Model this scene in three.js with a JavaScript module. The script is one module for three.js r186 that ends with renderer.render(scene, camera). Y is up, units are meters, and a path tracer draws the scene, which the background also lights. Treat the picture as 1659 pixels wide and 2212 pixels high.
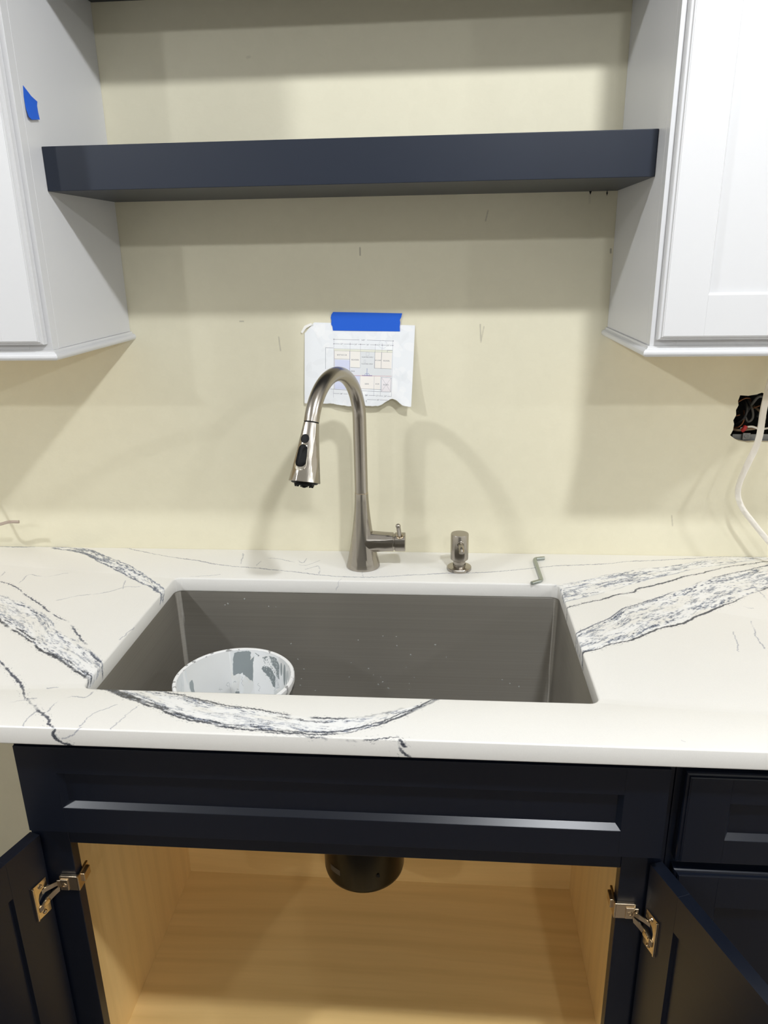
import * as THREE from 'three';
import { RoundedBoxGeometry } from 'three/addons/geometries/RoundedBoxGeometry.js';
import { mergeGeometries, mergeVertices, toCreasedNormals } from 'three/addons/utils/BufferGeometryUtils.js';

// ---------------------------------------------------------------- camera, lamps, exposure
const scene = new THREE.Scene();
scene.background = new THREE.Color(0x0b0b0c);
const camera = new THREE.PerspectiveCamera(68.33, 1659 / 2212, 0.02, 30);
camera.rotation.order = 'YXZ';
camera.position.set(0.156, 1.5001, 1.4677);
camera.rotation.set(-0.32665, 0.08268, -0.01665);
scene.add(camera);
const renderer = new THREE.WebGLRenderer({ antialias: true });
renderer.toneMapping = THREE.LinearToneMapping;
renderer.toneMappingExposure = 1.07;
renderer.shadowMap.enabled = true;
const CEILING = 2.45;
const LAMP_X = [-1.45, 0.58, 2.6], LAMP_Z = [1.24, 2.87];   // six flush ceiling lamps in a 2 m grid
const LAMP_COLOR = new THREE.Color(0.97, 1.0, 1.04), LAMP_POWER = [6.6, 3.6], LAMP_RADIUS = 0.052;

// ---------------------------------------------------------------- helpers
let seed = 7;
const rnd = () => { seed = (seed * 1664525 + 1013904223) >>> 0; return seed / 4294967296; };
const clamp = (v, a = 0, b = 1) => Math.min(b, Math.max(a, v));
const mix = (a, b, t) => a + (b - a) * t;
const smooth = (a, b, v) => { const t = clamp((v - a) / (b - a)); return t * t * (3 - 2 * t); };
function hash(x, y) { let h = Math.imul(x | 0, 374761393) ^ Math.imul(y | 0, 668265263); h = Math.imul(h ^ (h >>> 13), 1274126177); return ((h ^ (h >>> 16)) >>> 0) / 4294967296; }
function noise(x, y) {
  const i = Math.floor(x), j = Math.floor(y), fx = x - i, fy = y - j, u = fx * fx * (3 - 2 * fx), v = fy * fy * (3 - 2 * fy);
  return mix(mix(hash(i, j), hash(i + 1, j), u), mix(hash(i, j + 1), hash(i + 1, j + 1), u), v);
}
function fbm(x, y, o = 4) { let s = 0, a = 0.5, n = 0; for (let k = 0; k < o; k++) { s += a * noise(x, y); n += a; a *= 0.5; x = x * 2.03 + 11.7; y = y * 2.03 + 5.3; } return s / n; }
function dataTexture(w, h, pixel, srgb = true) {
  const d = new Uint8Array(w * h * 4), c = [0, 0, 0];
  for (let y = 0, i = 0; y < h; y++) for (let x = 0; x < w; x++, i += 4) { pixel(x, y, c); d[i] = clamp(c[0], 0, 255); d[i + 1] = clamp(c[1], 0, 255); d[i + 2] = clamp(c[2], 0, 255); d[i + 3] = 255; }
  const t = new THREE.DataTexture(d, w, h, THREE.RGBAFormat);
  t.magFilter = t.minFilter = THREE.LinearFilter; t.wrapS = t.wrapT = THREE.MirroredRepeatWrapping;
  if (srgb) t.colorSpace = THREE.SRGBColorSpace;
  t.needsUpdate = true;
  return t;
}
const names = new Map();
function numbered(n) { const k = names.get(n) ?? 0; names.set(n, k + 1); return k ? n + '_' + String(k).padStart(3, '0') : n; }
function mesh(name, geometry, material, parent = scene) {
  const m = new THREE.Mesh(Array.isArray(geometry) ? join(geometry) : geometry, material);
  m.name = parent === scene ? numbered(name) : name; m.castShadow = m.receiveShadow = true; parent.add(m);
  return m;
}
function join(list) {
  return mergeGeometries(list.map((g) => { g = g.index ? g.toNonIndexed() : g; for (const k of Object.keys(g.attributes)) if (!['position', 'normal', 'uv'].includes(k)) g.deleteAttribute(k); return g; }));
}
function thing(name, label, category, [x, y, z] = [0, 0, 0], group) {
  const o = new THREE.Group(); o.name = numbered(name); o.position.set(x, y, z); o.userData = { label, category };
  if (group) o.userData.group = group;
  scene.add(o);
  return o;
}
function tag(o, label, category, group) { o.userData.label = label; o.userData.category = category; if (group) o.userData.group = group; return o; }
function structure(name, geometry, material) { const m = mesh(name, geometry, material); m.userData.kind = 'structure'; return m; }
function box(x0, x1, y0, y1, z0, z1, r = 0.0012) {
  const w = x1 - x0, h = y1 - y0, d = z1 - z0, q = Math.min(r, w * 0.45, h * 0.45, d * 0.45);
  const g = r > 0 ? new RoundedBoxGeometry(w, h, d, 2, q) : new THREE.BoxGeometry(w, h, d);
  g.translate((x0 + x1) / 2, (y0 + y1) / 2, (z0 + z1) / 2);
  return metricUv(g);
}
function metricUv(g, swap = false) {   // uv in metres, by the face's main direction
  if (g.index) g = g.toNonIndexed();
  const p = g.attributes.position, n = g.attributes.normal, uv = new Float32Array(p.count * 2);
  for (let i = 0; i < p.count; i++) {
    const ax = Math.abs(n.getX(i)), ay = Math.abs(n.getY(i)), az = Math.abs(n.getZ(i));
    let u, v;
    if (ay >= ax && ay >= az) { u = p.getX(i); v = p.getZ(i); } else if (az >= ax) { u = p.getX(i); v = p.getY(i); } else { u = p.getZ(i); v = p.getY(i); }
    uv[i * 2] = swap ? v : u; uv[i * 2 + 1] = swap ? u : v;
  }
  g.setAttribute('uv', new THREE.BufferAttribute(uv, 2));
  return g;
}
// rings of points joined into a skin; each ring is an array of [x, y, z]
function loft(rings, { closed = true, capStart = false, capEnd = false, crease = 0.7 } = {}) {
  const n = rings[0].length, pos = [], idx = [], uv = [];
  rings.forEach((r, k) => r.forEach((q, i) => { pos.push(...q); uv.push(i / n, k / (rings.length - 1)); }));
  const m = closed ? n : n - 1;
  for (let k = 0; k + 1 < rings.length; k++) for (let i = 0; i < m; i++) {
    const a = k * n + i, b = k * n + (i + 1) % n, c = a + n, d = b + n;
    idx.push(a, b, d, a, d, c);
  }
  const cap = (k, flip) => {
    const c = [0, 1, 2].map((j) => rings[k].reduce((s, q) => s + q[j], 0) / n), at = pos.length / 3;
    pos.push(...c); uv.push(0.5, 0.5);
    for (let i = 0; i < n; i++) { const a = k * n + i, b = k * n + (i + 1) % n; flip ? idx.push(a, at, b) : idx.push(a, b, at); }
  };
  if (capStart) cap(0, true);
  if (capEnd) cap(rings.length - 1, false);
  let g = new THREE.BufferGeometry();
  g.setAttribute('position', new THREE.Float32BufferAttribute(pos, 3)); g.setAttribute('uv', new THREE.Float32BufferAttribute(uv, 2)); g.setIndex(idx);
  g.computeVertexNormals();
  return crease ? toCreasedNormals(g, crease) : g;
}
function roundRect(x0, x1, z0, z1, r, y, seg = 6) {   // anticlockwise seen from above, [x, y, z]
  const out = [], c = [[x1 - r, z1 - r, 0], [x0 + r, z1 - r, 1], [x0 + r, z0 + r, 2], [x1 - r, z0 + r, 3]];
  for (const [cx, cz, q] of c) for (let i = 0; i <= seg; i++) { const a = (q + i / seg) * Math.PI / 2; out.push([cx + r * Math.cos(a), y, cz + r * Math.sin(a)]); }
  return out;
}
// mitred strip around a rectangle: profile points [inset, z] joined around the rectangle x0..x1, y0..y1
function frameStrip(x0, x1, y0, y1, profile) {
  const corner = [[1, 1], [-1, 1], [-1, -1], [1, -1]], pick = ([sx, sy], [i, z]) => [sx > 0 ? x1 - i : x0 + i, sy > 0 ? y1 - i : y0 + i, z];
  const faces = [];
  for (let s = 0; s < 4; s++) {
    const a = corner[s], b = corner[(s + 1) % 4];
    faces.push(loft([profile.map((p) => pick(a, p)), profile.map((p) => pick(b, p))], { closed: true, crease: 0.3 }));
  }
  return metricUv(join(faces));
}
const lathe = (pts, seg = 48) => toCreasedNormals(new THREE.LatheGeometry(pts.map(([r, y]) => new THREE.Vector2(r, y)), seg), 0.6);
const V = (x, y, z) => new THREE.Vector3(x, y, z);
function tube(points, r, seg = 40, rad = 12, tension) {
  const c = new THREE.CatmullRomCurve3(points.map((q) => V(...q)), false, 'catmullrom', tension ?? 0.5), g = [new THREE.TubeGeometry(c, seg, r, rad)];
  for (const t of [0, 1]) { const s = new THREE.CircleGeometry(r, rad), d = c.getTangent(t).multiplyScalar(t ? 1 : -1); s.applyQuaternion(new THREE.Quaternion().setFromUnitVectors(V(0, 0, 1), d)); const q = c.getPoint(t); s.translate(q.x, q.y, q.z); g.push(s); }
  return join(g);
}

// ---------------------------------------------------------------- materials
const std = (o) => new THREE.MeshStandardMaterial(o), phys = (o) => new THREE.MeshPhysicalMaterial(o);
const WX0 = -1.05, WX1 = 0.95, WY0 = 0.85, WY1 = 1.95;   // the part of the wall that carries marks
const scuffs = [];
{ // pencil ticks, scuffs and nail spots on the wall: [x0, y0, x1, y1, width, darkness]
  const L = (x0, y0, x1, y1, w, d) => scuffs.push([x0, y0, x1, y1, w, d]);
  L(0.222, 1.376, 0.224, 1.345, 0.0006, 0.45); L(0.229, 1.372, 0.224, 1.343, 0.0006, 0.3); L(-0.164, 1.356, -0.162, 1.33, 0.0006, 0.4);
  L(-0.238, 1.386, -0.231, 1.386, 0.001, 0.4); L(-0.002, 1.516, -0.002, 1.503, 0.0008, 0.6); L(0.231, 1.575, 0.227, 1.558, 0.0007, 0.4);
  L(0.4525, 1.506, 0.453, 1.5, 0.0016, 0.75); L(0.409, 1.598, 0.4095, 1.585, 0.003, 0.1); L(0.612, 1.0, 0.616, 0.978, 0.0006, 0.35); L(-0.19, 1.83, -0.186, 1.831, 0.003, 0.14);
}
const wallTexture = dataTexture(1500, 825, (px, py, c) => {
  const x = mix(WX0, WX1, (px + 0.5) / 1500), y = mix(WY0, WY1, (py + 0.5) / 825);
  const m = (fbm(x * 5, y * 5) - 0.5) * 7 + (fbm(x * 60, y * 60, 2) - 0.5) * 3;
  let d = 0;
  for (const s of scuffs) {
    if (Math.abs(y - (s[1] + s[3]) / 2) > 0.04 || Math.abs(x - (s[0] + s[2]) / 2) > 0.04) continue;
    const ax = s[2] - s[0], ay = s[3] - s[1], t = clamp(((x - s[0]) * ax + (y - s[1]) * ay) / (ax * ax + ay * ay)), q = Math.hypot(x - s[0] - ax * t, y - s[1] - ay * t);
    d = Math.max(d, 0.55 * s[5] * (1 - smooth(s[4] * 0.5, s[4] * 0.5 + 0.0014, q)));
  }
  c[0] = (225 + m) * (1 - d * 0.7); c[1] = (219 + m) * (1 - d * 0.72); c[2] = (194 + m) * (1 - d * 0.72);
});
const wallBump = dataTexture(512, 512, (x, y, c) => { c[0] = c[1] = c[2] = 255 * fbm(x / 9, y / 9, 3); }, false);
wallBump.repeat.set(5, 5);
const M = {};
M.wall = std({ map: wallTexture, roughness: 0.62, bumpMap: wallBump, bumpScale: 0.00012 });
M.paint = std({ color: 0xf3f1ea, roughness: 0.7 });
M.ceiling = std({ color: 0xf7f6f4, roughness: 0.9 });
M.floor = std({ color: 0x6e6358, roughness: 0.5 });
M.whiteCabinet = std({ color: 0xd3d3d4, roughness: 0.38 });
M.navy = phys({ color: 0x0d121d, roughness: 0.31, specularIntensity: 0.8 });
M.navyShelf = phys({ color: 0x222834, roughness: 0.38, specularIntensity: 0.6 });
M.steel = phys({ color: 0xaca69d, metalness: 1, roughness: 0.27 });
const brushed = dataTexture(512, 512, (x, y, c) => { const s = fbm(x / 70, y / 1.6, 3), b = fbm(x / 90 + 9, y / 120, 2), v = 158 + (s - 0.5) * 11 + (b - 0.5) * 18; c[0] = v; c[1] = v - 4; c[2] = v - 12; });
M.sink = phys({ map: brushed, metalness: 0.72, roughness: 0.44, anisotropy: 0.9, anisotropyRotation: Math.PI / 2 });
M.nickel = std({ color: 0xd9c7ab, metalness: 1, roughness: 0.2 });
M.black = phys({ color: 0x040405, roughness: 0.45, specularIntensity: 0.3 });
M.disposal = phys({ color: 0x060505, roughness: 0.28, specularIntensity: 0.5 });
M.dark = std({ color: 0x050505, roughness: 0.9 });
M.zinc = std({ color: 0xa9b0aa, metalness: 0.85, roughness: 0.35 });
M.blueTape = std({ color: 0x0c5cd0, roughness: 0.6 });
M.whiteCable = std({ color: 0xe9e4da, roughness: 0.45 });
M.copper = std({ color: 0x70492f, metalness: 0.8, roughness: 0.4 });
M.wireGrey = std({ color: 0x4e4c48, roughness: 0.6 });
M.wireTan = std({ color: 0x7d6a54, roughness: 0.6 });
M.wireBlack = std({ color: 0x1a1918, roughness: 0.5 });
M.red = std({ color: 0xa81e1c, roughness: 0.5 });
M.galvanised = std({ color: 0x8d8f90, metalness: 0.8, roughness: 0.45 });
const mapleTexture = dataTexture(1024, 1024, (px, py, c) => {   // 1 m square, grain along u
  const u = px / 1024, v = py / 1024;
  const w = v + 0.02 * (fbm(u * 2.2, v * 5) - 0.5) + 0.05 * (fbm(u * 1.1 + 7, v * 1.6 + 3, 2) - 0.5);
  const rings = Math.pow(0.5 + 0.5 * Math.sin(w * 95 + 5 * fbm(u * 2 + 3, v * 3)), 5), streak = fbm(u * 5, w * 150, 3), broad = fbm(u * 1.5, w * 9, 3);
  const t = (broad - 0.5) * 14 + (streak - 0.5) * 10 - rings * 6 * smooth(0.35, 0.75, fbm(u * 2 + 40, v * 4, 2));
  c[0] = 248 + t; c[1] = 213 + t * 1.05; c[2] = 146 + t * 1.1;
});
mapleTexture.wrapS = mapleTexture.wrapT = THREE.MirroredRepeatWrapping;
M.maple = std({ map: mapleTexture, roughness: 0.4 });

// ---------------------------------------------------------------- room shell
const RX0 = -2.9, RX1 = 3.6, RZ1 = 4.2;
{ // back wall with the ragged outlet hole cut through the drywall
  const s = new THREE.Shape([[RX0, 0], [RX1, 0], [RX1, CEILING], [RX0, CEILING]].map(([x, y]) => new THREE.Vector2(x, y)));
  const edge = [[0.713, 1.241], [0.7105, 1.23], [0.7125, 1.222], [0.709, 1.213], [0.7105, 1.203], [0.7065, 1.193], [0.709, 1.186], [0.7085, 1.174], [0.7045, 1.164], [0.714, 1.157], [0.722, 1.153], [0.738, 1.15], [0.76, 1.151], [0.79, 1.15], [0.812, 1.153], [0.815, 1.175], [0.812, 1.2], [0.816, 1.225], [0.812, 1.241], [0.79, 1.243], [0.765, 1.241], [0.752, 1.246], [0.744, 1.243], [0.728, 1.24]];
  s.holes.push(new THREE.Path(edge.map(([x, y]) => new THREE.Vector2(x, y))));
  const g = new THREE.ExtrudeGeometry(s, { depth: 0.0125, bevelEnabled: false });
  g.translate(0, 0, -0.0125);
  const p = g.attributes.position, uv = new Float32Array(p.count * 2);
  for (let i = 0; i < p.count; i++) { uv[i * 2] = (p.getX(i) - WX0) / (WX1 - WX0); uv[i * 2 + 1] = (p.getY(i) - WY0) / (WY1 - WY0); }
  g.setAttribute('uv', new THREE.BufferAttribute(uv, 2));
  structure('wall_back', g, M.wall);
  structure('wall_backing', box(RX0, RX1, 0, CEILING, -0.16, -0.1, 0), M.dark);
  structure('wall_left', box(RX0 - 0.12, RX0, 0, CEILING, -0.16, RZ1, 0), M.paint);
  structure('wall_right', box(RX1, RX1 + 0.12, 0, CEILING, -0.16, RZ1, 0), M.paint);
  // the wall behind the camera has a wide opening into an unlit room
  const OX0 = -0.75, OX1 = 1.15, OY = 2.1, wallBox = (a, b, c, d) => box(a, b, c, d, RZ1, RZ1 + 0.12, 0);
  structure('wall_front', join([wallBox(RX0 - 0.12, OX0, 0, CEILING), wallBox(OX1, RX1 + 0.12, 0, CEILING), wallBox(OX0, OX1, OY, CEILING)]), M.paint);
  structure('wall_beyond', join([box(OX0 - 0.12, OX1 + 0.12, -0.12, CEILING, RZ1 + 1.6, RZ1 + 1.7, 0), box(OX0 - 0.12, OX0, -0.12, CEILING, RZ1 + 0.12, RZ1 + 1.6, 0), box(OX1, OX1 + 0.12, -0.12, CEILING, RZ1 + 0.12, RZ1 + 1.6, 0), box(OX0, OX1, -0.12, -0.001, RZ1 + 0.12, RZ1 + 1.6, 0), box(OX0, OX1, CEILING - 0.1, CEILING, RZ1 + 0.12, RZ1 + 1.6, 0)]), std({ color: 0x2b2622, roughness: 0.9 }));
  structure('floor', box(RX0 - 0.12, RX1 + 0.12, -0.12, 0, -0.16, RZ1 + 0.12, 0), M.floor);
  structure('ceiling', box(RX0 - 0.12, RX1 + 0.12, CEILING, CEILING + 0.12, -0.16, RZ1 + 0.12, 0), M.ceiling);
}
{ // ceiling lamps
  const place = ['beyond the dishwasher bay', 'above the sink side', 'beyond the outlet'];
  const glow = std({ color: 0xffffff, emissive: LAMP_COLOR, emissiveIntensity: 6, roughness: 0.6 }), trim = std({ color: 0xf2f2f0, roughness: 0.5 });
  LAMP_X.forEach((x, i) => LAMP_Z.forEach((z, j) => {
    const t = thing('ceiling_lamp', 'round white flush ceiling lamp ' + (j ? 'of the far row ' : 'of the near row ') + place[i], 'ceiling lamp', [x, CEILING, z], 'flush ceiling lamps');
    const ring = lathe([[0.062, -0.001], [0.062, -0.006], [0.078, -0.006], [0.083, -0.001], [0.083, 0]]);
    mesh('trim_ring', ring, trim, t);
    const d = new THREE.CylinderGeometry(0.062, 0.062, 0.003, 40); d.translate(0, -0.002, 0);
    mesh('diffuser', d, glow, t).castShadow = false;
    const l = new THREE.SpotLight(LAMP_COLOR, LAMP_POWER[j], 0, 1.53, 0.12, 2);
    l.position.set(0, -0.012, 0); l.target.position.set(0, -1, 0); l.castShadow = true; l.shadow.radius = LAMP_RADIUS / 0.02; l.name = 'lamp_light'; t.add(l, l.target);
  }));
}

// ---------------------------------------------------------------- worktop
const YT = 0.914, YB = 0.8858, ZF = 0.648;                       // worktop top, underside, front edge
const CUT = { x0: -0.3636, x1: 0.3734, z0: 0.1543, z1: 0.5509 };   // sink cut-out
const CX0 = -0.80, CX1 = 0.95, CZ1 = 0.70;
function veinTexture() {
  const W = 2048, H = 820, ppm = W / (CX1 - CX0), base = new Float32Array(W * H * 3), cover = (x, y, col, a) => {
    x |= 0; y |= 0; if (x < 0 || y < 0 || x >= W || y >= H || a <= 0) return;
    const i = (y * W + x) * 3; for (let k = 0; k < 3; k++) base[i + k] = mix(base[i + k], col[k], Math.min(1, a));
  };
  for (let y = 0, i = 0; y < H; y++) for (let x = 0; x < W; x++, i += 3) {
    const m = (fbm(x / 260, y / 260, 3) - 0.5) * 7 + (hash(x, y) - 0.5) * 3;
    base[i] = 229 + m; base[i + 1] = 227 + m; base[i + 2] = 222 + m;
  }
  const dark = [30, 34, 44], slate = [88, 97, 118], mist = [206, 209, 218];
  const along = (pts, step) => {   // evenly spaced points on the polyline (pixels) with unit normals
    const q = pts.map(([x, z]) => V((x - CX0) * ppm, z * ppm, 0)), c = new THREE.CatmullRomCurve3(q, false, 'centripetal'), n = Math.max(2, Math.ceil(c.getLength() / step)), out = [];
    c.arcLengthDivisions = 600; c.updateArcLengths();
    for (let i = 0; i <= n; i++) { const t = i / n, p = c.getPointAt(t), d = c.getTangentAt(t); out.push([p.x, p.y, -d.y, d.x, t]); }
    return out;
  };
  // each vein is gathered in a layer (strongest mark wins) and then laid over the slab
  const lay = new Float32Array(W * H), tint = new Uint8Array(W * H), touched = [];
  const put = (x, y, a, k) => { x |= 0; y |= 0; if (a <= 0 || x < 0 || y < 0 || x >= W || y >= H) return; const i = y * W + x; if (!lay[i]) touched.push(i); if (a > lay[i]) { lay[i] = a; tint[i] = k; } };
  const flush = (cols) => { for (const i of touched) { const a = Math.min(1, lay[i]), c = cols[tint[i]]; for (let k = 0; k < 3; k++) base[i * 3 + k] = mix(base[i * 3 + k], c[k], a); lay[i] = 0; } touched.length = 0; };
  function line(pts, { w = 1.6, col = dark, strength = 0.95, rough = 3, gap = 0.35, fringe = 0 }, s = 1) {
    const soft = col.map((c) => mix(c, 190, 0.45));
    for (const [x, y, nx, ny, t] of along(pts, 0.35)) {
      const k = x * 0.9 + y * 0.7, j = (fbm(k * 0.05 + s * 31, s * 7.7, 4) - 0.5) * 2 * rough + (noise(k * 0.45, s) - 0.5) * 2.2 + (noise(k * 1.1, s + 3) - 0.5) * 1.2;
      const a = strength * smooth(gap - 0.1, gap + 0.16, fbm(k * 0.035 + s * 13, s * 3.1 + 5, 4)), r = w * (0.25 + 1.1 * noise(k * 0.16, s * 5.3)) * (0.45 + 0.9 * noise(k * 0.022, s));
      const ends = smooth(0, 0.015, t) * smooth(1, 0.985, t), cx = x + nx * j, cy = y + ny * j, R = Math.ceil(r + 1);
      for (let v = -R; v <= R; v++) for (let u = -R; u <= R; u++) { const d = Math.hypot(u, v), g = hash((cx + u) | 0, (cy + v) | 0); put(cx + u, cy + v, a * ends * (1 - smooth(r * 0.4, r + 0.8, d)) * (0.6 + 0.4 * g), 0); }
      if (fringe) {
        const f = hash((k * 7) | 0, s * 91);
        if (f < 0.16) { const e = fringe * (hash((k * 5) | 0, s) - 0.5) * 2, o = (hash((k * 3) | 0, s + 7) - 0.5) * 5; for (let q = 0; q < 3; q++) put(cx + nx * e + ny * -(q + o), cy + ny * e + nx * (q + o), a * ends * (0.55 - 0.35 * Math.abs(e) / fringe), f < 0.06 ? 0 : 1); }
      }
    }
    flush([col, soft]);
  }
  function band(A, B, { col = slate, strength = 0.8, density = 0.5, edge = 0.5 }, s = 1) {
    const pa = along(A, 0.5), pb = along(B, 0.5), n = Math.max(pa.length, pb.length) * 1.3 | 0, at = (p, t) => { const f = t * (p.length - 1), i = Math.min(p.length - 2, f | 0), u = f - i; return [mix(p[i][0], p[i + 1][0], u), mix(p[i][1], p[i + 1][1], u)]; };
    const len = pa.length * 0.5;
    for (const pass of [0, 1]) {
      for (let i = 0; i < n; i++) {
        const t = i / (n - 1), [ax, ay] = at(pa, t), [bx, by] = at(pb, t), wd = Math.hypot(bx - ax, by - ay), m = Math.max(2, Math.ceil(wd * 1.7));
        for (let k = 0; k <= m; k++) {
          const v = k / m, x = mix(ax, bx, v), y = mix(ay, by, v), L = t * len, C = v * wd, fade = smooth(0, 0.08, v) * smooth(1, 0.95, v) * smooth(0, 0.02, t) * smooth(1, 0.985, t);
          if (!pass) { put(x, y, fade * 0.55 * smooth(0.35, 0.65, fbm(L * 0.02 + s * 7, C * 0.06, 3)), 0); continue; }
          const warp = C + 9 * (fbm(L * 0.018 + s, C * 0.03 + s * 9, 3) - 0.5);
          const flow = fbm(L * 0.025 + s * 17, warp * 0.13 + s, 3), fine = fbm(L * 0.13 + s, warp * 0.42 + s * 3, 3), speck = hash((x * 0.8) | 0, (y * 0.8) | 0);
          const rim = mix(1, 0.35 + 1.3 * Math.pow(Math.abs(v - 0.5) * 2, 2.2), edge);
          const a = smooth(0.52, 0.74, flow * 0.5 + fine * 0.55 + (density - 0.5) * 0.22) * rim * fade * (0.45 + 0.75 * speck);
          put(x, y, strength * a, speck > 0.9 && fine > 0.55 ? 1 : 0);
        }
      }
      flush(pass ? [col, dark] : [[238, 239, 241], dark]);
    }
  }
  const leftUp = [[-0.788, 0.141], [-0.701, 0.186], [-0.655, 0.211], [-0.617, 0.245], [-0.566, 0.284], [-0.52, 0.325], [-0.485, 0.346], [-0.464, 0.37], [-0.443, 0.396], [-0.418, 0.422], [-0.394, 0.452], [-0.362, 0.482], [-0.34, 0.49]];
  const leftMid = [[-0.79, 0.19], [-0.742, 0.215], [-0.665, 0.247], [-0.618, 0.27], [-0.542, 0.322], [-0.486, 0.378], [-0.421, 0.428], [-0.352, 0.49]];
  const leftLow = [[-0.79, 0.21], [-0.706, 0.274], [-0.606, 0.348], [-0.557, 0.385], [-0.511, 0.42], [-0.471, 0.453], [-0.429, 0.478], [-0.398, 0.503], [-0.366, 0.526], [-0.345, 0.55]];
  const frontUp = [[-0.26, 0.545], [-0.24, 0.554], [-0.202, 0.565], [-0.171, 0.576], [-0.135, 0.586], [-0.106, 0.589], [-0.066, 0.599], [-0.03, 0.604], [0.006, 0.608], [0.057, 0.6], [0.08, 0.59], [0.104, 0.579], [0.128, 0.567], [0.152, 0.55]];
  const frontLow = [[-0.345, 0.55], [-0.323, 0.556], [-0.291, 0.572], [-0.256, 0.587], [-0.226, 0.6], [-0.213, 0.608], [-0.187, 0.619], [-0.161, 0.624], [-0.134, 0.634], [-0.103, 0.635], [-0.06, 0.639], [-0.026, 0.644], [0.017, 0.641], [0.045, 0.633], [0.073, 0.619], [0.102, 0.597], [0.131, 0.572], [0.158, 0.546]];
  const rA = [[0.36, 0.16], [0.374, 0.156], [0.42, 0.133], [0.475, 0.105], [0.532, 0.076], [0.587, 0.061], [0.645, 0.038], [0.704, 0.017], [0.76, 0.005], [0.81, 0.001]];
  const rB = [[0.36, 0.237], [0.37, 0.231], [0.406, 0.213], [0.46, 0.179], [0.516, 0.144], [0.574, 0.11], [0.634, 0.076], [0.693, 0.05], [0.752, 0.027], [0.82, 0.012]];
  const rC = [[0.345, 0.262], [0.371, 0.253], [0.403, 0.235], [0.438, 0.217], [0.471, 0.196], [0.505, 0.183], [0.512, 0.171], [0.552, 0.148], [0.595, 0.122], [0.626, 0.102], [0.655, 0.088], [0.702, 0.06], [0.746, 0.044], [0.801, 0.025], [0.861, 0.011], [0.94, 0.002]];
  const rD = [[0.345, 0.36], [0.371, 0.347], [0.398, 0.324], [0.438, 0.291], [0.468, 0.254], [0.495, 0.236], [0.537, 0.207], [0.574, 0.18], [0.611, 0.152], [0.643, 0.126], [0.704, 0.092], [0.792, 0.046], [0.858, 0.019], [0.94, 0.004]];
  const rE = [[0.345, 0.425], [0.371, 0.413], [0.402, 0.398], [0.414, 0.389], [0.43, 0.38], [0.466, 0.36], [0.492, 0.341], [0.518, 0.321], [0.556, 0.303], [0.585, 0.277], [0.613, 0.257], [0.639, 0.235], [0.668, 0.215], [0.697, 0.192], [0.73, 0.168], [0.751, 0.152], [0.824, 0.1], [0.94, 0.03]];
  const bA = [[-0.69, 0], [-0.605, 0.012], [-0.549, 0.049], [-0.485, 0.092], [-0.428, 0.144], [-0.39, 0.182], [-0.345, 0.231]], bB = [[-0.69, 0.006], [-0.607, 0.035], [-0.549, 0.079], [-0.493, 0.122], [-0.439, 0.166], [-0.39, 0.204], [-0.345, 0.244]];
  band(leftMid, leftLow, { strength: 0.75, density: 0.45, edge: 0.8 }, 2); band(frontUp, frontLow, { strength: 0.85, density: 0.5, edge: 0.9 }, 3);
  band(bA, bB, { strength: 0.9, density: 0.75, edge: 0.3 }, 4); band(rA, rB, { strength: 0.8, density: 0.5, edge: 0.3 }, 5); band(rD, rE, { strength: 0.85, density: 0.5, edge: 0.6 }, 6);
  line([[-0.806, 0.005], [-0.762, 0.005], [-0.721, 0.001], [-0.663, 0.001], [-0.629, 0.01]], { w: 2, gap: 0.3, col: slate }, 11);
  line(bA, { w: 1.5, col: slate, gap: 0.3 }, 12); line(bB, { w: 1.8, col: [70, 78, 98], gap: 0.3, fringe: 5 }, 13);
  line([[-0.53, 0.0], [-0.421, 0.044], [-0.351, 0.065], [-0.283, 0.089], [-0.22, 0.099], [-0.138, 0.115], [-0.077, 0.13], [-0.033, 0.135], [0.011, 0.136], [0.096, 0.121], [0.165, 0.111], [0.248, 0.101], [0.314, 0.083], [0.359, 0.07], [0.426, 0.058], [0.471, 0.053], [0.53, 0.036], [0.596, 0.026], [0.651, 0.017], [0.707, 0.006], [0.811, 0.001]], { w: 1.15, col: [92, 98, 116], gap: 0.18, strength: 0.75, rough: 2 }, 14);
  line(leftUp, { w: 1.7, gap: 0.36, fringe: 7, col: [44, 50, 66] }, 15); line(leftMid, { w: 1, col: slate, gap: 0.42, strength: 0.7, fringe: 8 }, 16);
  line(leftLow, { w: 2.6, gap: 0.3, fringe: 9 }, 17); line(leftLow.map(([x, z]) => [x + 0.004, z - 0.005]), { w: 1.2, gap: 0.45, fringe: 8 }, 18);
  line(frontUp, { w: 1.9, gap: 0.36, fringe: 7 }, 19); line(frontUp.slice(6, 11).map(([x, z]) => [x, z + 0.008]), { w: 1.4, gap: 0.5, fringe: 9 }, 20);
  line(frontLow, { w: 2, gap: 0.32, fringe: 9 }, 21); line(frontLow.slice(0, 9).map(([x, z]) => [x + 0.003, z - 0.005]), { w: 2.8, gap: 0.42, fringe: 10 }, 22); line(frontLow.slice(8).map(([x, z]) => [x, z - 0.004]), { w: 1.5, gap: 0.38, fringe: 10 }, 23);
  line([[-0.12, 0.636], [-0.056, 0.644], [-0.032, 0.646], [-0.011, 0.648], [0.015, 0.652], [0.044, 0.653], [0.076, 0.648], [0.093, 0.645], [0.103, 0.646]], { w: 1.6, gap: 0.32, fringe: 9 }, 24);
  line([[0.1, 0.645], [0.104, 0.653], [0.109, 0.662], [0.12, 0.676]], { w: 1.9, gap: 0.52, fringe: 18, rough: 7 }, 25); line([[0.102, 0.65], [0.112, 0.66]], { w: 2.3, gap: 0.42, fringe: 18, rough: 6 }, 26);
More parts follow.
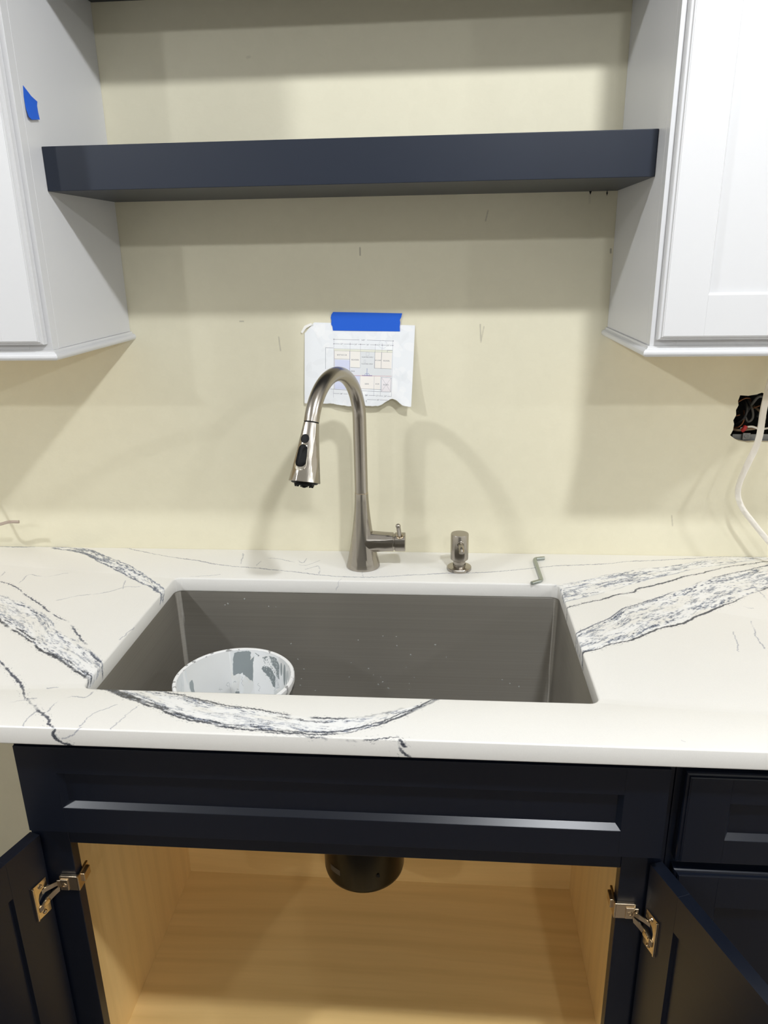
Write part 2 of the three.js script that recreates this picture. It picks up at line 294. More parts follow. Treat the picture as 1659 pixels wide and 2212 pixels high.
  line([[-0.604, 0.437], [-0.527, 0.483], [-0.493, 0.516], [-0.456, 0.55], [-0.435, 0.577], [-0.403, 0.605], [-0.377, 0.627], [-0.367, 0.642], [-0.356, 0.65]], { w: 1.9, gap: 0.33, fringe: 9, col: [40, 46, 62] }, 27);
  line([[-0.355, 0.65], [-0.359, 0.66], [-0.352, 0.669], [-0.333, 0.677]], { w: 3.4, gap: 0.2, fringe: 8 }, 28);
  line(rA, { w: 1, col: slate, gap: 0.45, strength: 0.6 }, 29); line(rB, { w: 1, col: slate, gap: 0.5, strength: 0.5 }, 30);
  line(rC, { w: 2.1, gap: 0.26, fringe: 6 }, 31); line(rD, { w: 1.5, gap: 0.32, fringe: 7, col: [54, 60, 78] }, 32); line(rE, { w: 2.4, gap: 0.27, fringe: 8 }, 33);
  const hairs = [[[-0.714, 0.163], [-0.716, 0.139]], [[-0.658, 0.198], [-0.66, 0.151], [-0.624, 0.159], [-0.586, 0.138]], [[-0.547, 0.267], [-0.516, 0.244], [-0.468, 0.225], [-0.444, 0.202], [-0.415, 0.197]], [[-0.554, 0.25], [-0.523, 0.197], [-0.482, 0.148]], [[-0.447, 0.211], [-0.457, 0.171]],
    [[-0.383, 0.613], [-0.382, 0.584], [-0.37, 0.574], [-0.347, 0.575], [-0.342, 0.56]], [[-0.325, 0.644], [-0.32, 0.615], [-0.295, 0.589]], [[-0.279, 0.648], [-0.272, 0.617], [-0.265, 0.593]], [[-0.401, 0.648], [-0.404, 0.624], [-0.4, 0.612]], [[-0.46, 0.598], [-0.438, 0.587], [-0.417, 0.579]],
    [[-0.253, 0.08], [-0.262, 0.022]], [[-0.219, 0.089], [-0.209, 0.047], [-0.148, 0.065], [-0.121, 0.08], [-0.094, 0.053]], [[-0.369, 0.406], [-0.362, 0.358]], [[-0.362, 0.153], [-0.325, 0.147], [-0.278, 0.135]], [[-0.416, 0.553], [-0.4, 0.55]], [[-0.348, 0.666], [-0.33, 0.656], [-0.319, 0.646]],
    [[-0.117, 0.102], [-0.093, 0.084], [-0.085, 0.123]], [[-0.047, 0.175], [-0.038, 0.143]], [[-0.173, 0.052], [-0.151, 0.045], [-0.128, 0.068], [-0.123, 0.044]], [[0.002, 0.134], [-0.005, 0.046]], [[0.73, 0.129], [0.729, 0.17], [0.729, 0.21], [0.718, 0.268]], [[0.67, 0.29], [0.659, 0.342], [0.657, 0.386]], [[0.628, 0.33], [0.613, 0.397]], [[0.678, 0.234], [0.693, 0.241]], [[0.46, 0.63], [0.463, 0.634]], [[0.585, 0.632], [0.588, 0.628]], [[0.64, 0.615], [0.647, 0.626]]];
  hairs.forEach((h, i) => line(h, { w: 0.75, col: [120, 124, 140], gap: 0.4, strength: 0.7, rough: 5 }, 40 + i));
  return dataTexture(W, H, (x, y, c) => { const i = (y * W + x) * 3; c[0] = base[i]; c[1] = base[i + 1]; c[2] = base[i + 2]; });
}
M.quartz = std({ map: veinTexture(), roughness: 0.24 });
{
  const s = new THREE.Shape(), X0 = -1.5, X1 = 1.6;
  s.moveTo(X0, 0); s.lineTo(X0, -ZF); s.lineTo(X1, -ZF); s.lineTo(X1, 0); s.closePath();
  s.holes.push(new THREE.Path(roundRect(CUT.x0, CUT.x1, CUT.z0, CUT.z1, 0.014, 0, 6).map(([x, , z]) => new THREE.Vector2(x, -z))));
  let g = new THREE.ExtrudeGeometry(s, { depth: YT - YB - 0.005, bevelEnabled: true, bevelThickness: 0.0025, bevelSize: 0.0025, bevelOffset: -0.0025, bevelSegments: 3, curveSegments: 8 });
  g.rotateX(-Math.PI / 2); g.translate(0, YB + 0.0025, 0);
  g = toCreasedNormals(mergeVertices(g.deleteAttribute('uv').deleteAttribute('normal'), 1e-5), 0.65);
  const p = g.attributes.position, n = g.attributes.normal, uv = new Float32Array(p.count * 2);
  for (let i = 0; i < p.count; i++) {
    const nx = n.getX(i), nz = n.getZ(i), h = Math.hypot(nx, nz), d = h > 0.3 ? YT - p.getY(i) : 0;
    uv[i * 2] = (p.getX(i) + (h ? nx / h : 0) * d - CX0) / (CX1 - CX0); uv[i * 2 + 1] = (p.getZ(i) + (h ? nz / h : 0) * d) / CZ1;
  }
  g.setAttribute('uv', new THREE.BufferAttribute(uv, 2));
  tag(mesh('worktop', g, M.quartz), 'white quartz worktop with black and grey veins around the sink opening', 'worktop');
}

// ---------------------------------------------------------------- undermount sink
{
  const sink = thing('kitchen_sink', 'brushed stainless steel undermount sink below the worktop opening', 'sink', [0.005, 0.645, 0.3526]);
  const o = [0.005, 0.645, 0.3526], e = 0.0015, F = 0.645;   // floor level
  const rr = (grow, r, y) => roundRect(CUT.x0 - grow - o[0], CUT.x1 + grow - o[0], CUT.z0 - grow - o[2], CUT.z1 + grow - o[2], r, y - o[1], 8);
  const rings = [];
  const fillet = [];
  for (let k = 0; k <= 6; k++) { const a = k / 6 * Math.PI / 2, R = 0.014; fillet.push(rr(e - 0.004 - R * (1 - Math.cos(a)), Math.max(0.006, 0.016 - R * (1 - Math.cos(a)) * 0.5), F + R - R * Math.sin(a))); }
  const top = 0.8854;
  rings.push(rr(0.022, 0.03, top - 0.0016), rr(0.022, 0.03, top), rr(e + 0.001, 0.014, top), rr(e, 0.014, top - 0.001));
  for (let k = 1; k <= 6; k++) rings.push(rr(mix(e, e - 0.004, k / 6), 0.015, mix(top - 0.001, F + 0.016, k / 6)));
  rings.push(...fillet);
  const skin = loft(rings, { crease: 0.5 });
  // floor of the bowl with the drain opening
  const last = fillet[6], fs = new THREE.Shape(last.map(([x, , z]) => new THREE.Vector2(x, -z))), hole = new THREE.Path();
  const DX = 0, DZ = 0.27 - o[2];
  hole.absarc(DX, -DZ, 0.044, 0, Math.PI * 2, true); fs.holes.push(hole);
  const floor = new THREE.ShapeGeometry(fs, 24); floor.rotateX(-Math.PI / 2); floor.translate(0, 0, 0);
  const under = [rr(0.022, 0.03, top - 0.0016), rr(e + 0.002, 0.016, top - 0.0016), rr(e - 0.002, 0.017, F + 0.016), rr(e - 0.016, 0.012, F - 0.0016)];
  const base = floor.clone(); base.translate(0, -0.0018, 0);
  const bowl = mesh('bowl', [skin, loft(under, { crease: 0.5 }), floor, base], M.sink, sink);
  const drain = lathe([[0.056, 0.0005], [0.055, 0.002], [0.046, 0.002], [0.04, -0.004], [0.04, -0.02], [0.0435, -0.02], [0.0435, -0.0005], [0.056, 0.0005]]);
  drain.translate(DX, 0.0003, DZ);
  mesh('drain_flange', drain, M.steel, sink);
  // water drops hanging on the back and floor of the bowl
  const drops = [], zb = CUT.z0 - e + 0.0003 - o[2];
  const dropSpots = [[-0.008, 0.787], [0.067, 0.797], [0.041, 0.797], [0.068, 0.777], [0.095, 0.758], [-0.023, 0.737], [0.011, 0.725], [0.021, 0.711], [0.035, 0.707], [0.039, 0.696], [0.092, 0.694], [0.102, 0.708], [-0.028, 0.705], [-0.125, 0.698], [0.086, 0.73], [-0.098, 0.672], [0.143, 0.781], [0.275, 0.708], [0.308, 0.694], [0.165, 0.755], [0.238, 0.708], [-0.128, 0.683], [0.091, 0.68], [-0.263, 0.86], [-0.182, 0.856], [-0.168, 0.855], [-0.229, 0.871], [-0.13, 0.742], [-0.142, 0.776], [-0.119, 0.72], [-0.269, 0.857], [0.03, 0.69], [0.05, 0.682], [0.29, 0.7], [0.262, 0.69], [0.321, 0.72]];
  for (const [x, y] of dropSpots) {
    const r = 0.0008 + 0.0009 * rnd(), g = new THREE.SphereGeometry(r, 10, 8); g.scale(1 + 0.6 * rnd(), 1 + 0.5 * rnd(), 0.55); g.rotateZ(rnd());
    g.translate(x - o[0], y - o[1], zb + 0.0035 * (0.885 - y) / 0.24); drops.push(g);
  }
  const w = mesh('water_drops', drops, phys({ color: 0xd9dbd6, roughness: 0.12, transmission: 0.6, ior: 1.33, thickness: 0.002 }), sink);
  w.userData.kind = 'stuff'; w.userData.label = 'clear water drops clinging to the sink wall';
}

// ---------------------------------------------------------------- food disposer under the sink
{
  const t = thing('food_disposer', 'black cylindrical food waste disposer hanging under the sink', 'disposer', [0.006, 0.3435, 0.268]);
  const body = lathe([[0.001, 0], [0.066, 0], [0.073, 0.002], [0.0775, 0.007], [0.079, 0.014], [0.079, 0.19], [0.076, 0.2], [0.06, 0.215], [0.05, 0.24], [0.05, 0.262]], 64);
  mesh('body', body, M.disposal, t);
  mesh('mounting_collar', lathe([[0.052, 0.256], [0.058, 0.258], [0.058, 0.268], [0.054, 0.273], [0.047, 0.276], [0.0448, 0.276], [0.0448, 0.26]], 48), M.galvanised, t);
  const lab = new THREE.CylinderGeometry(0.0794, 0.0794, 0.013, 16, 1, true, -0.86, 0.34); lab.translate(0, 0.043, 0);
  mesh('rating_label', lab, std({ color: 0x4d4842, roughness: 0.5, side: THREE.DoubleSide }), t).userData.label = 'grey rating sticker';
  const dot = new THREE.CylinderGeometry(0.0035, 0.0035, 0.002, 16); dot.rotateX(Math.PI / 2); dot.translate(0.034, 0.045, 0.0722);
  mesh('reset_button', dot, M.dark, t);
}

// ---------------------------------------------------------------- cabinet fronts
// A framed front: two stiles, two rails, a recessed panel with a sloped moulding, and an outer edge profile. Front face at z = 0, back at z = -th.
function framedFront(parent, material, x0, x1, y0, y1, { stile = 0.057, rail = stile, th = 0.019, recess = 0.009, slope = 0.006, lip = 0, lipDepth = 0.007, backRecess = 0.004, rise = 0.0 } = {}) {
  const a0 = x0 + lip, a1 = x1 - lip, b0 = y0 + lip, b1 = y1 - lip, i0 = x0 + stile, i1 = x1 - stile, j0 = y0 + rail, j1 = y1 - rail;
  mesh('stile', box(a0, i0, b0, b1, -th, 0, 0.0003), material, parent); mesh('stile', box(i1, a1, b0, b1, -th, 0, 0.0003), material, parent);
  mesh('rail', box(i0, i1, j1, b1, -th, 0, 0.0003), material, parent); mesh('rail', box(i0, i1, b0, j0, -th, 0, 0.0003), material, parent);
  mesh('panel', box(i0 - 0.001, i1 + 0.001, j0 - 0.001, j1 + 0.001, -th + backRecess, -recess, 0), material, parent);
  if (slope) mesh('panel_moulding', frameStrip(i0, i1, j0, j1, [[0, -0.0006], [slope, -recess], [0, -recess]]), material, parent);
  if (lip) mesh('edge_profile', frameStrip(x0, x1, y0, y1, [[lip + 0.0005, -0.0005], [lip * 0.75, -0.0012], [lip * 0.62, -lipDepth * 0.62], [0.0012, -lipDepth * 0.72], [0, -lipDepth], [0, -th], [lip + 0.0005, -th]]), material, parent);
}
function part(name, parent, [x, y, z] = [0, 0, 0], turn = 0) { const g = new THREE.Group(); g.name = name; g.position.set(x, y, z); g.rotation.y = turn; parent.add(g); return g; }

// light rail moulding under a wall cabinet: runs out of the wall along the side, turns the corner, runs along the front
function lightRail(side, cornerX, endX, frontZ, y) {
  const prof = [[-0.014, 0.0155], [0.003, 0.0155], [0.0035, 0.0125], [0.0045, 0.0118]];
  for (let k = 0; k <= 8; k++) { const a = Math.PI / 2 - k / 8 * Math.PI; prof.push([0.0045 + 0.0056 * Math.cos(a), 0.0056 + 0.0056 * Math.sin(a)]); }
  prof.push([-0.014, 0]);
  const s = -side;   // outward direction of the exposed side along x
  const ring = (f) => prof.map(([o, h]) => f(o, h));
  const rings = [ring((o, h) => [cornerX + s * o, y + h, 0.0005]), ring((o, h) => [cornerX + s * o, y + h, frontZ + o]), ring((o, h) => [endX, y + h, frontZ + o])];
  if (side < 0) rings.forEach((r) => r.reverse());
  return metricUv(loft(rings, { capStart: true, capEnd: true, crease: 0.5 }));
}
function wallCabinet(side, label) {   // side -1 or 1: which way the cabinet runs from the shelf bay
  const X = 0.457 * side, Y0 = 1.369, Y1 = 2.13, ZB = 0.289, ZFF = 0.308, W = 0.61, t = thing('wall_cabinet', label, 'cabinet', [X, Y0, 0]), H = Y1 - Y0;
  const span = (a, b) => side > 0 ? [a, b] : [-b, -a];
  const bx = (a, b, y0, y1, z0, z1, r) => { const [p, q] = span(a, b); return box(p, q, y0, y1, z0, z1, r); };
  mesh('side_panel', bx(0, 0.0127, 0, H, 0.0005, ZB), M.whiteCabinet, t); mesh('side_panel', bx(W - 0.0127, W, 0, H, 0.0005, ZB), M.whiteCabinet, t);
  mesh('bottom_panel', bx(0.0127, W - 0.0127, 0.016, 0.029, 0.0005, ZB), M.maple, t); mesh('top_panel', bx(0.0127, W - 0.0127, H - 0.013, H, 0.0005, ZB), M.maple, t);
  mesh('back_panel', bx(0.0127, W - 0.0127, 0.029, H - 0.013, 0.0005, 0.006), M.maple, t);
  for (const [a, b] of [[0, 0.038], [W - 0.038, W]]) mesh('frame_stile', bx(a, b, 0, H, ZB, ZFF, 0.0004), M.whiteCabinet, t);
  for (const [a, b] of [[0, 0.038], [H - 0.038, H]]) mesh('frame_rail', bx(0.038, W - 0.038, a, b, ZB, ZFF, 0.0004), M.whiteCabinet, t);
  for (const [a, b] of [[0.0072, W / 2 - 0.002], [W / 2 + 0.002, W - 0.0072]]) {
    const d = part('door', t, [0, 0, ZFF + 0.0195]), [p, q] = span(a, b);
    framedFront(d, M.whiteCabinet, p, q, 0.0095, H - 0.008, { stile: 0.0625, th: 0.0185, recess: 0.007, slope: 0.0032, lip: 0.006, lipDepth: 0.008 });
  }
  const rail = lightRail(side, 0, W * side, ZFF, -0.0155);
  mesh('light_rail', rail, M.whiteCabinet, t);
  return t;
}
wallCabinet(-1, 'white wall cabinet with a torn scrap of blue tape on its side');
wallCabinet(1, 'white wall cabinet above the open electrical box');

// ---------------------------------------------------------------- floating shelves
function shelf(y, label) {
  const t = thing('floating_shelf', label, 'shelf', [0, y, 0], 'navy floating shelves between the wall cabinets');
  mesh('slab', box(-0.4565, 0.4565, 0, 0.0629, 0.0005, 0.2511, 0.001), M.navyShelf, t);
  return t;
}
const low = shelf(1.6031, 'thick navy blue floating shelf between the two white wall cabinets, above the taped plan');
shelf(1.9215, 'upper navy floating shelf, mostly cut off by the top of the photo');
{ // bits of wall anchor poking out below the shelf
  const nail = (x, y, w, label) => {
    const g = [new THREE.ConeGeometry(w, 0.006, 8).rotateX(Math.PI).translate(0, -0.002, 0), new THREE.CylinderGeometry(w * 0.4, w * 0.4, 0.004, 8).translate(0, 0.002, 0)];
    const m = mesh('finish_nail', g, M.dark); m.position.set(x, y, 0.004); tag(m, label, 'nail');
  };
  nail(0.409, 1.602, 0.0022, 'dark nail tip at the wall under the navy shelf, farther from the cabinet corner');
  nail(0.438, 1.5995, 0.0016, 'small dark nail tip under the shelf right beside the cabinet corner');
}

// ---------------------------------------------------------------- base cabinets
const FFZ = 0.605, FX = 0.0091;
function hinge(t, s, plateAt) {   // s = -1 or 1, side of the opening; bracket clipped round the stile, plate screwed to the open door
  const h = part('hinge', t);
  const xe = FX + s * 0.3995;   // inner edge of the stile
  const bx = (a, b, y0, y1, z0, z1, r) => box(Math.min(xe + s * a, xe + s * b), Math.max(xe + s * a, xe + s * b), y0, y1, z0, z1, r);
  const Y = 0.61;
  mesh('clip', [bx(-0.003, 0.026, Y - 0.013, Y + 0.013, FFZ, FFZ + 0.004, 0.0012), bx(-0.0035, 0.024, Y + 0.0125, Y + 0.0155, FFZ, FFZ + 0.006, 0.001), bx(-0.004, -0.0002, Y - 0.013, Y + 0.014, FFZ - 0.03, FFZ + 0.004, 0.0012), bx(-0.0075, -0.003, Y - 0.007, Y + 0.008, FFZ - 0.028, FFZ - 0.008, 0.0015),
    bx(0.012, 0.0245, Y - 0.0115, Y + 0.0085, FFZ + 0.003, FFZ + 0.0062, 0.0012), bx(0.0235, 0.031, Y - 0.008, Y + 0.006, FFZ + 0.001, FFZ + 0.005, 0.0015)], M.nickel, h);
  const screwHead = (r) => lathe([[0.0001, 0.0012], [r * 0.35, 0.0004], [r * 0.5, 0.0018], [r, 0.0012], [r * 1.05, 0]], 20);
  const sc = screwHead(0.0038); sc.rotateX(Math.PI / 2); sc.translate(xe + s * 0.018, Y - 0.0015, FFZ + 0.006);
  mesh('screw', sc, M.nickel, h);
  // plate on the door, built in the door's frame: u runs away from the hinge edge, w out of the inner face
  const plate = new THREE.Shape();
  const pts = [[0.006, 0.03], [0.032, 0.03], [0.032, -0.03], [0.006, -0.03], [0.006, -0.017], [0.014, -0.0165], [0.0215, -0.012], [0.0245, -0.004], [0.0245, 0.004], [0.0215, 0.012], [0.014, 0.0165], [0.006, 0.017]];
  pts.forEach(([u, v], i) => (i ? plate.lineTo(s * u, v) : plate.moveTo(s * u, v)));
  const pg = new THREE.ExtrudeGeometry(plate, { depth: 0.0015, bevelEnabled: true, bevelSize: 0.0006, bevelThickness: 0.0006, bevelSegments: 2 });
  const lip = box(Math.min(s * 0.0295, s * 0.0325), Math.max(s * 0.0295, s * 0.0325), -0.03, 0.03, 0.0005, 0.0042, 0.001);
  const place = (g) => { g.rotateY(plateAt.turn); g.translate(plateAt.x, 0.597, plateAt.z); return g; };
  const P = (u, v, w) => [s * u, v, w];
  mesh('door_plate', [place(pg), place(lip)], M.nickel, h);
  for (const v of [-0.0235, 0.0235]) { const q = screwHead(0.0034); q.rotateX(Math.PI / 2); q.translate(s * 0.018, v, 0.002); mesh('screw', place(q), M.nickel, h); }
  const strap = (pts2, hw, th) => {   // flat arm: width in v
    const c = new THREE.CatmullRomCurve3(pts2.map((q) => V(...q))), rings = [];
    for (let k = 0; k <= 14; k++) { const p = c.getPoint(k / 14), d = c.getTangent(k / 14), n = V(0, 1, 0), b = V().crossVectors(d, n).normalize(), w = hw * (1 - 0.35 * Math.abs(k / 14 - 0.5)); rings.push([[1, 1], [-1, 1], [-1, -1], [1, -1]].map(([a, e]) => p.clone().addScaledVector(n, a * w).addScaledVector(b, e * th).toArray())); }
    return loft(rings, { capStart: true, capEnd: true, crease: 0.6 });
  };
  mesh('arm', [place(strap([P(-0.006, 0.012, 0.012), P(0.0, 0.0135, 0.010), P(0.009, 0.013, 0.005), P(0.016, 0.011, 0.001)], 0.004, 0.0008)), place(strap([P(-0.006, 0.002, 0.012), P(0.002, -0.002, 0.008), P(0.011, -0.006, 0.005), P(0.021, -0.011, 0.004), P(0.026, -0.014, 0.0025)], 0.0055, 0.0009)),
    place(strap([P(-0.006, 0.013, 0.012), P(-0.0068, 0.008, 0.013), P(-0.006, 0.002, 0.012)], 0.0042, 0.0012))], M.nickel, h);
  const cam = lathe([[0.0001, 0.003], [0.003, 0.003], [0.0048, 0.0018], [0.0048, 0]], 24); cam.rotateX(Math.PI / 2); cam.scale(1.25, 0.85, 1); cam.translate(s * 0.014, -0.0075, 0.005);
  mesh('cam', place(cam), M.nickel, h);
  return h;
}
{
  const t = thing('sink_base_cabinet', 'navy sink base cabinet with both doors open and bare maple inside', 'cabinet', [0, 0, 0]);
  const X0 = FX - 0.4572, X1 = FX + 0.4572;
  const wood = (name, g, swap) => mesh(name, metricUv(g, swap), M.maple, t);
  const side = (a, b, out) => { const w = 0.0127; wood('side_panel', box(a, b, 0, YB - 0.0008, 0.0005, FFZ - 0.019, 0.0006), true); };
  side(X0 + 0.0005, X0 + 0.0132); side(X1 - 0.0132, X1 - 0.0005);
  wood('floor_panel', box(X0 + 0.0132, X1 - 0.0132, 0.107, 0.12, 0.07, FFZ - 0.019, 0.0004), false);
  wood('back_panel', box(X0 + 0.0132, X1 - 0.0132, 0.12, YB - 0.0008, 0.07, 0.081, 0.0004), false);
  mesh('toe_board', box(X0, X1, 0.0005, 0.107, FFZ - 0.09, FFZ - 0.075), M.navy, t);
  for (const [a, b] of [[X0, FX - 0.3995], [FX + 0.3995, X1]]) mesh('frame_stile', box(a, b, 0.107, YB - 0.0008, FFZ - 0.019, FFZ), M.navy, t);
  for (const [a, b] of [[0.6838, YB - 0.0008], [0.107, 0.135]]) mesh('frame_rail', box(FX - 0.3995, FX + 0.3995, a, b, FFZ - 0.019, FFZ), M.navy, t);
  const front = part('false_drawer_front', t, [0, 0, FFZ + 0.02]);
  framedFront(front, M.navy, FX - 0.4452, FX + 0.4452, 0.7216, 0.8655, { stile: 0.0565, rail: 0.0425, recess: 0.009, slope: 0.006, th: 0.0195 });
  // doors swung wide open
  const dl = part('door', t, [-0.4328, 0, 0.6095], 1.256), dr = part('door', t, [0.4459, 0, 0.6129], -1.205);
  framedFront(dl, M.navy, -0.444, 0, 0.125, 0.7, { stile: 0.0615, th: 0.0185, recess: 0.006, slope: 0.0015, backRecess: 0.007 });
  framedFront(dr, M.navy, 0, 0.444, 0.125, 0.7, { stile: 0.0595, th: 0.0185, recess: 0.006, slope: 0.0015, backRecess: 0.007 });
  hinge(t, -1, { x: -0.4328, z: 0.6095, turn: 1.256 }); hinge(t, 1, { x: 0.4459, z: 0.6129, turn: -1.205 });
}
{
  const X0 = 0.4668, X1 = 0.93, t = thing('drawer_base_cabinet', 'navy base cabinet with closed drawer and door next to the open sink cabinet', 'cabinet', [0, 0, 0]);
  mesh('side_panel', box(X0, X0 + 0.0127, 0, YB - 0.0008, 0.0005, FFZ - 0.019), M.navy, t); mesh('side_panel', box(X1 - 0.0127, X1, 0, YB - 0.0008, 0.0005, FFZ - 0.019), M.navy, t);
  mesh('back_panel', box(X0 + 0.0127, X1 - 0.0127, 0.107, YB - 0.0008, 0.0005, 0.006), M.maple, t); mesh('floor_panel', box(X0 + 0.0127, X1 - 0.0127, 0.107, 0.12, 0.006, FFZ - 0.019), M.maple, t);
  mesh('toe_board', box(X0, X1, 0.0005, 0.107, FFZ - 0.09, FFZ - 0.075), M.navy, t);
  for (const [a, b] of [[X0, X0 + 0.038], [X1 - 0.038, X1]]) mesh('frame_stile', box(a, b, 0.107, YB - 0.0008, FFZ - 0.019, FFZ), M.navy, t);
  for (const [a, b] of [[0.848, YB - 0.0008], [0.686, 0.724], [0.107, 0.145]]) mesh('frame_rail', box(X0 + 0.038, X1 - 0.038, a, b, FFZ - 0.019, FFZ), M.navy, t);
  const d = part('drawer', t, [0, 0, FFZ + 0.02]); framedFront(d, M.navy, 0.4755, 0.921, 0.7125, 0.8585, { stile: 0.058, rail: 0.0435, th: 0.0195, lip: 0.006, recess: 0.009, slope: 0.006 });
  const e = part('door', t, [0, 0, FFZ + 0.02]); framedFront(e, M.navy, 0.4755, 0.921, 0.125, 0.7, { stile: 0.0585, th: 0.0195, lip: 0.006, recess: 0.009, slope: 0.006 });
}

// ---------------------------------------------------------------- faucet
{
  const t = thing('kitchen_faucet', 'brushed nickel pull-down faucet with a high arched spout behind the sink', 'faucet', [-0.0023, YT, 0.08]);
  const turn = -0.314, dx = Math.sin(turn), dz = Math.cos(turn);
  const body = lathe([[0.0001, 0.0005], [0.0328, 0.0005], [0.0333, 0.0015], [0.0331, 0.004], [0.0308, 0.014], [0.0282, 0.026], [0.0252, 0.042], [0.0222, 0.06], [0.0192, 0.08], [0.0168, 0.1], [0.0149, 0.12], [0.0137, 0.138], [0.0132, 0.152], [0.0128, 0.1535], [0.0001, 0.1535]], 72);
  mesh('body', body, M.steel, t);
  const y0 = 1.211 - YT, r = 0.098, at = (s, y) => V(s * dx, y, s * dz), pts = [];
  for (let k = 0; k <= 6; k++) pts.push(at(0, mix(0.1535, y0, k / 6)));
  for (let k = 1; k <= 30; k++) { const a = k / 30 * 160 * Math.PI / 180; pts.push(at(r - r * Math.cos(a), y0 + r * Math.sin(a))); }
  const curve = new THREE.CatmullRomCurve3(pts);
  mesh('spout', new THREE.TubeGeometry(curve, 160, 0.0127, 40), M.steel, t);
  // thin bright ring at the joint on the column
  const ring = lathe([[0.0126, 0], [0.0133, 0.0003], [0.0133, 0.0012], [0.0126, 0.0015]], 48); ring.translate(0, 0.153, 0);
  mesh('joint_ring', ring, M.nickel, t);
  // spray head along the end tangent
  const aEnd = 160 * Math.PI / 180, end = at(r - r * Math.cos(aEnd), y0 + r * Math.sin(aEnd)), dir = at(Math.sin(aEnd), Math.cos(aEnd)).normalize();
  const head = new THREE.Group(); head.name = 'spray_head'; head.position.copy(end); head.quaternion.setFromUnitVectors(V(0, -1, 0), dir); t.add(head);
  // local -y runs down the head; find the local azimuth that faces away from the column
  const outward = at(1, 0).applyQuaternion(head.quaternion.clone().invert()); const az = Math.atan2(outward.x, outward.z);
  const L = 0.099, R = (y) => mix(0.0128, 0.0262, Math.pow(clamp(y / L), 1.12));
  const gap = lathe([[0.0118, 0.001], [0.0118, -0.003]], 40);
  const shell = [[0.0117, -0.0014], [0.0126, -0.0016]]; for (let k = 0; k <= 10; k++) shell.push([R(k / 10 * L), -0.0018 - k / 10 * (L - 0.002)]);
  shell.push([0.0256, -L - 0.0006], [0.0225, -L - 0.0002], [0.0222, -L + 0.004]);
  mesh('shell', lathe(shell, 72), M.steel, head); mesh('seam', gap, M.dark, head);
  const nozzle = [lathe([[0.0222, -L + 0.003], [0.0222, -L - 0.0015], [0.02, -L - 0.003], [0.0165, -L - 0.0035], [0.0165, -L - 0.006], [0.0001, -L - 0.006]], 48)];
  for (let k = 0; k < 12; k++) { const a = k / 12 * Math.PI * 2, g = new THREE.CylinderGeometry(0.0014, 0.0011, 0.003, 8); g.translate(0.0145 * Math.sin(a), -L - 0.007, 0.0145 * Math.cos(a)); nozzle.push(g); }
  const mid = new THREE.SphereGeometry(0.0055, 16, 10); mid.scale(1, 0.7, 1); mid.translate(0, -L - 0.006, 0); nozzle.push(mid);
  mesh('nozzle', nozzle, M.black, head);
  // buttons lie on the cone: map (a, y) on the cone surface
  const onCone = (a, y, lift) => { const q = R(y) + lift; return [q * Math.sin(az + a), -y, q * Math.cos(az + a)]; };
  const pad = (yc, hw, hh, grow, l0, l1) => {   // stadium outline standing off the cone
    const ringAt = (k, lift) => { const out = []; for (let i = 0; i < 40; i++) { const q = i / 40 * Math.PI * 2, cs = Math.cos(q), sn = Math.sin(q), u = (hw + grow) * k * cs, v = (hh - hw) * Math.sign(sn) * (Math.abs(sn) > 1e-6 ? 1 : 0) * k + (hw + grow) * k * sn; out.push(onCone(u / R(yc), yc - v, lift)); } return out; };
    return loft([ringAt(1, l0), ringAt(1, l1 - 0.0006), ringAt(0.93, l1), ringAt(0.5, l1)], { capEnd: true, crease: 0.5 });
  };
  mesh('bezel', pad(0.0598, 0.0084, 0.0205, 0.0017, -0.0012, 0.0009), std({ color: 0xe4e0d8, metalness: 1, roughness: 0.12 }), head);
  mesh('button', pad(0.0292, 0.0074, 0.0074, 0, -0.001, 0.0013), M.black, head);
  mesh('button', pad(0.0575, 0.0083, 0.0185, 0, -0.001, 0.0022), M.black, head);
  // side valve and lever
  const hub = lathe([[0.0225, 0.004], [0.0215, 0.018], [0.0205, 0.03], [0.0193, 0.046], [0.0187, 0.0605], [0.018, 0.0612], [0.0001, 0.0612]], 56); hub.rotateZ(-Math.PI / 2); hub.translate(0, 0.0525, 0);
  mesh('valve_hub', hub, M.steel, t);
  const capG = lathe([[0.0165, 0.0612], [0.0165, 0.064], [0.018, 0.0644], [0.0187, 0.065], [0.0187, 0.0838], [0.018, 0.0845], [0.0001, 0.0845]], 56); capG.rotateZ(-Math.PI / 2); capG.translate(0, 0.0525, 0);
  mesh('valve_cap', capG, M.steel, t);
  const seat = new THREE.TorusGeometry(0.0052, 0.0016, 10, 28); seat.rotateX(-1.05); seat.translate(0.0745, 0.0525 + 0.0155, 0.0105);
  const lever = [tube([[0.0745, 0.06, 0.006], [0.0735, 0.077, 0.014], [0.0722, 0.0925, 0.0215]], 0.0043, 12, 20), new THREE.SphereGeometry(0.0049, 20, 14).translate(0.072, 0.0935, 0.022)];
  mesh('lever', lever, M.steel, t); mesh('lever_seat', seat, M.nickel, t);
}

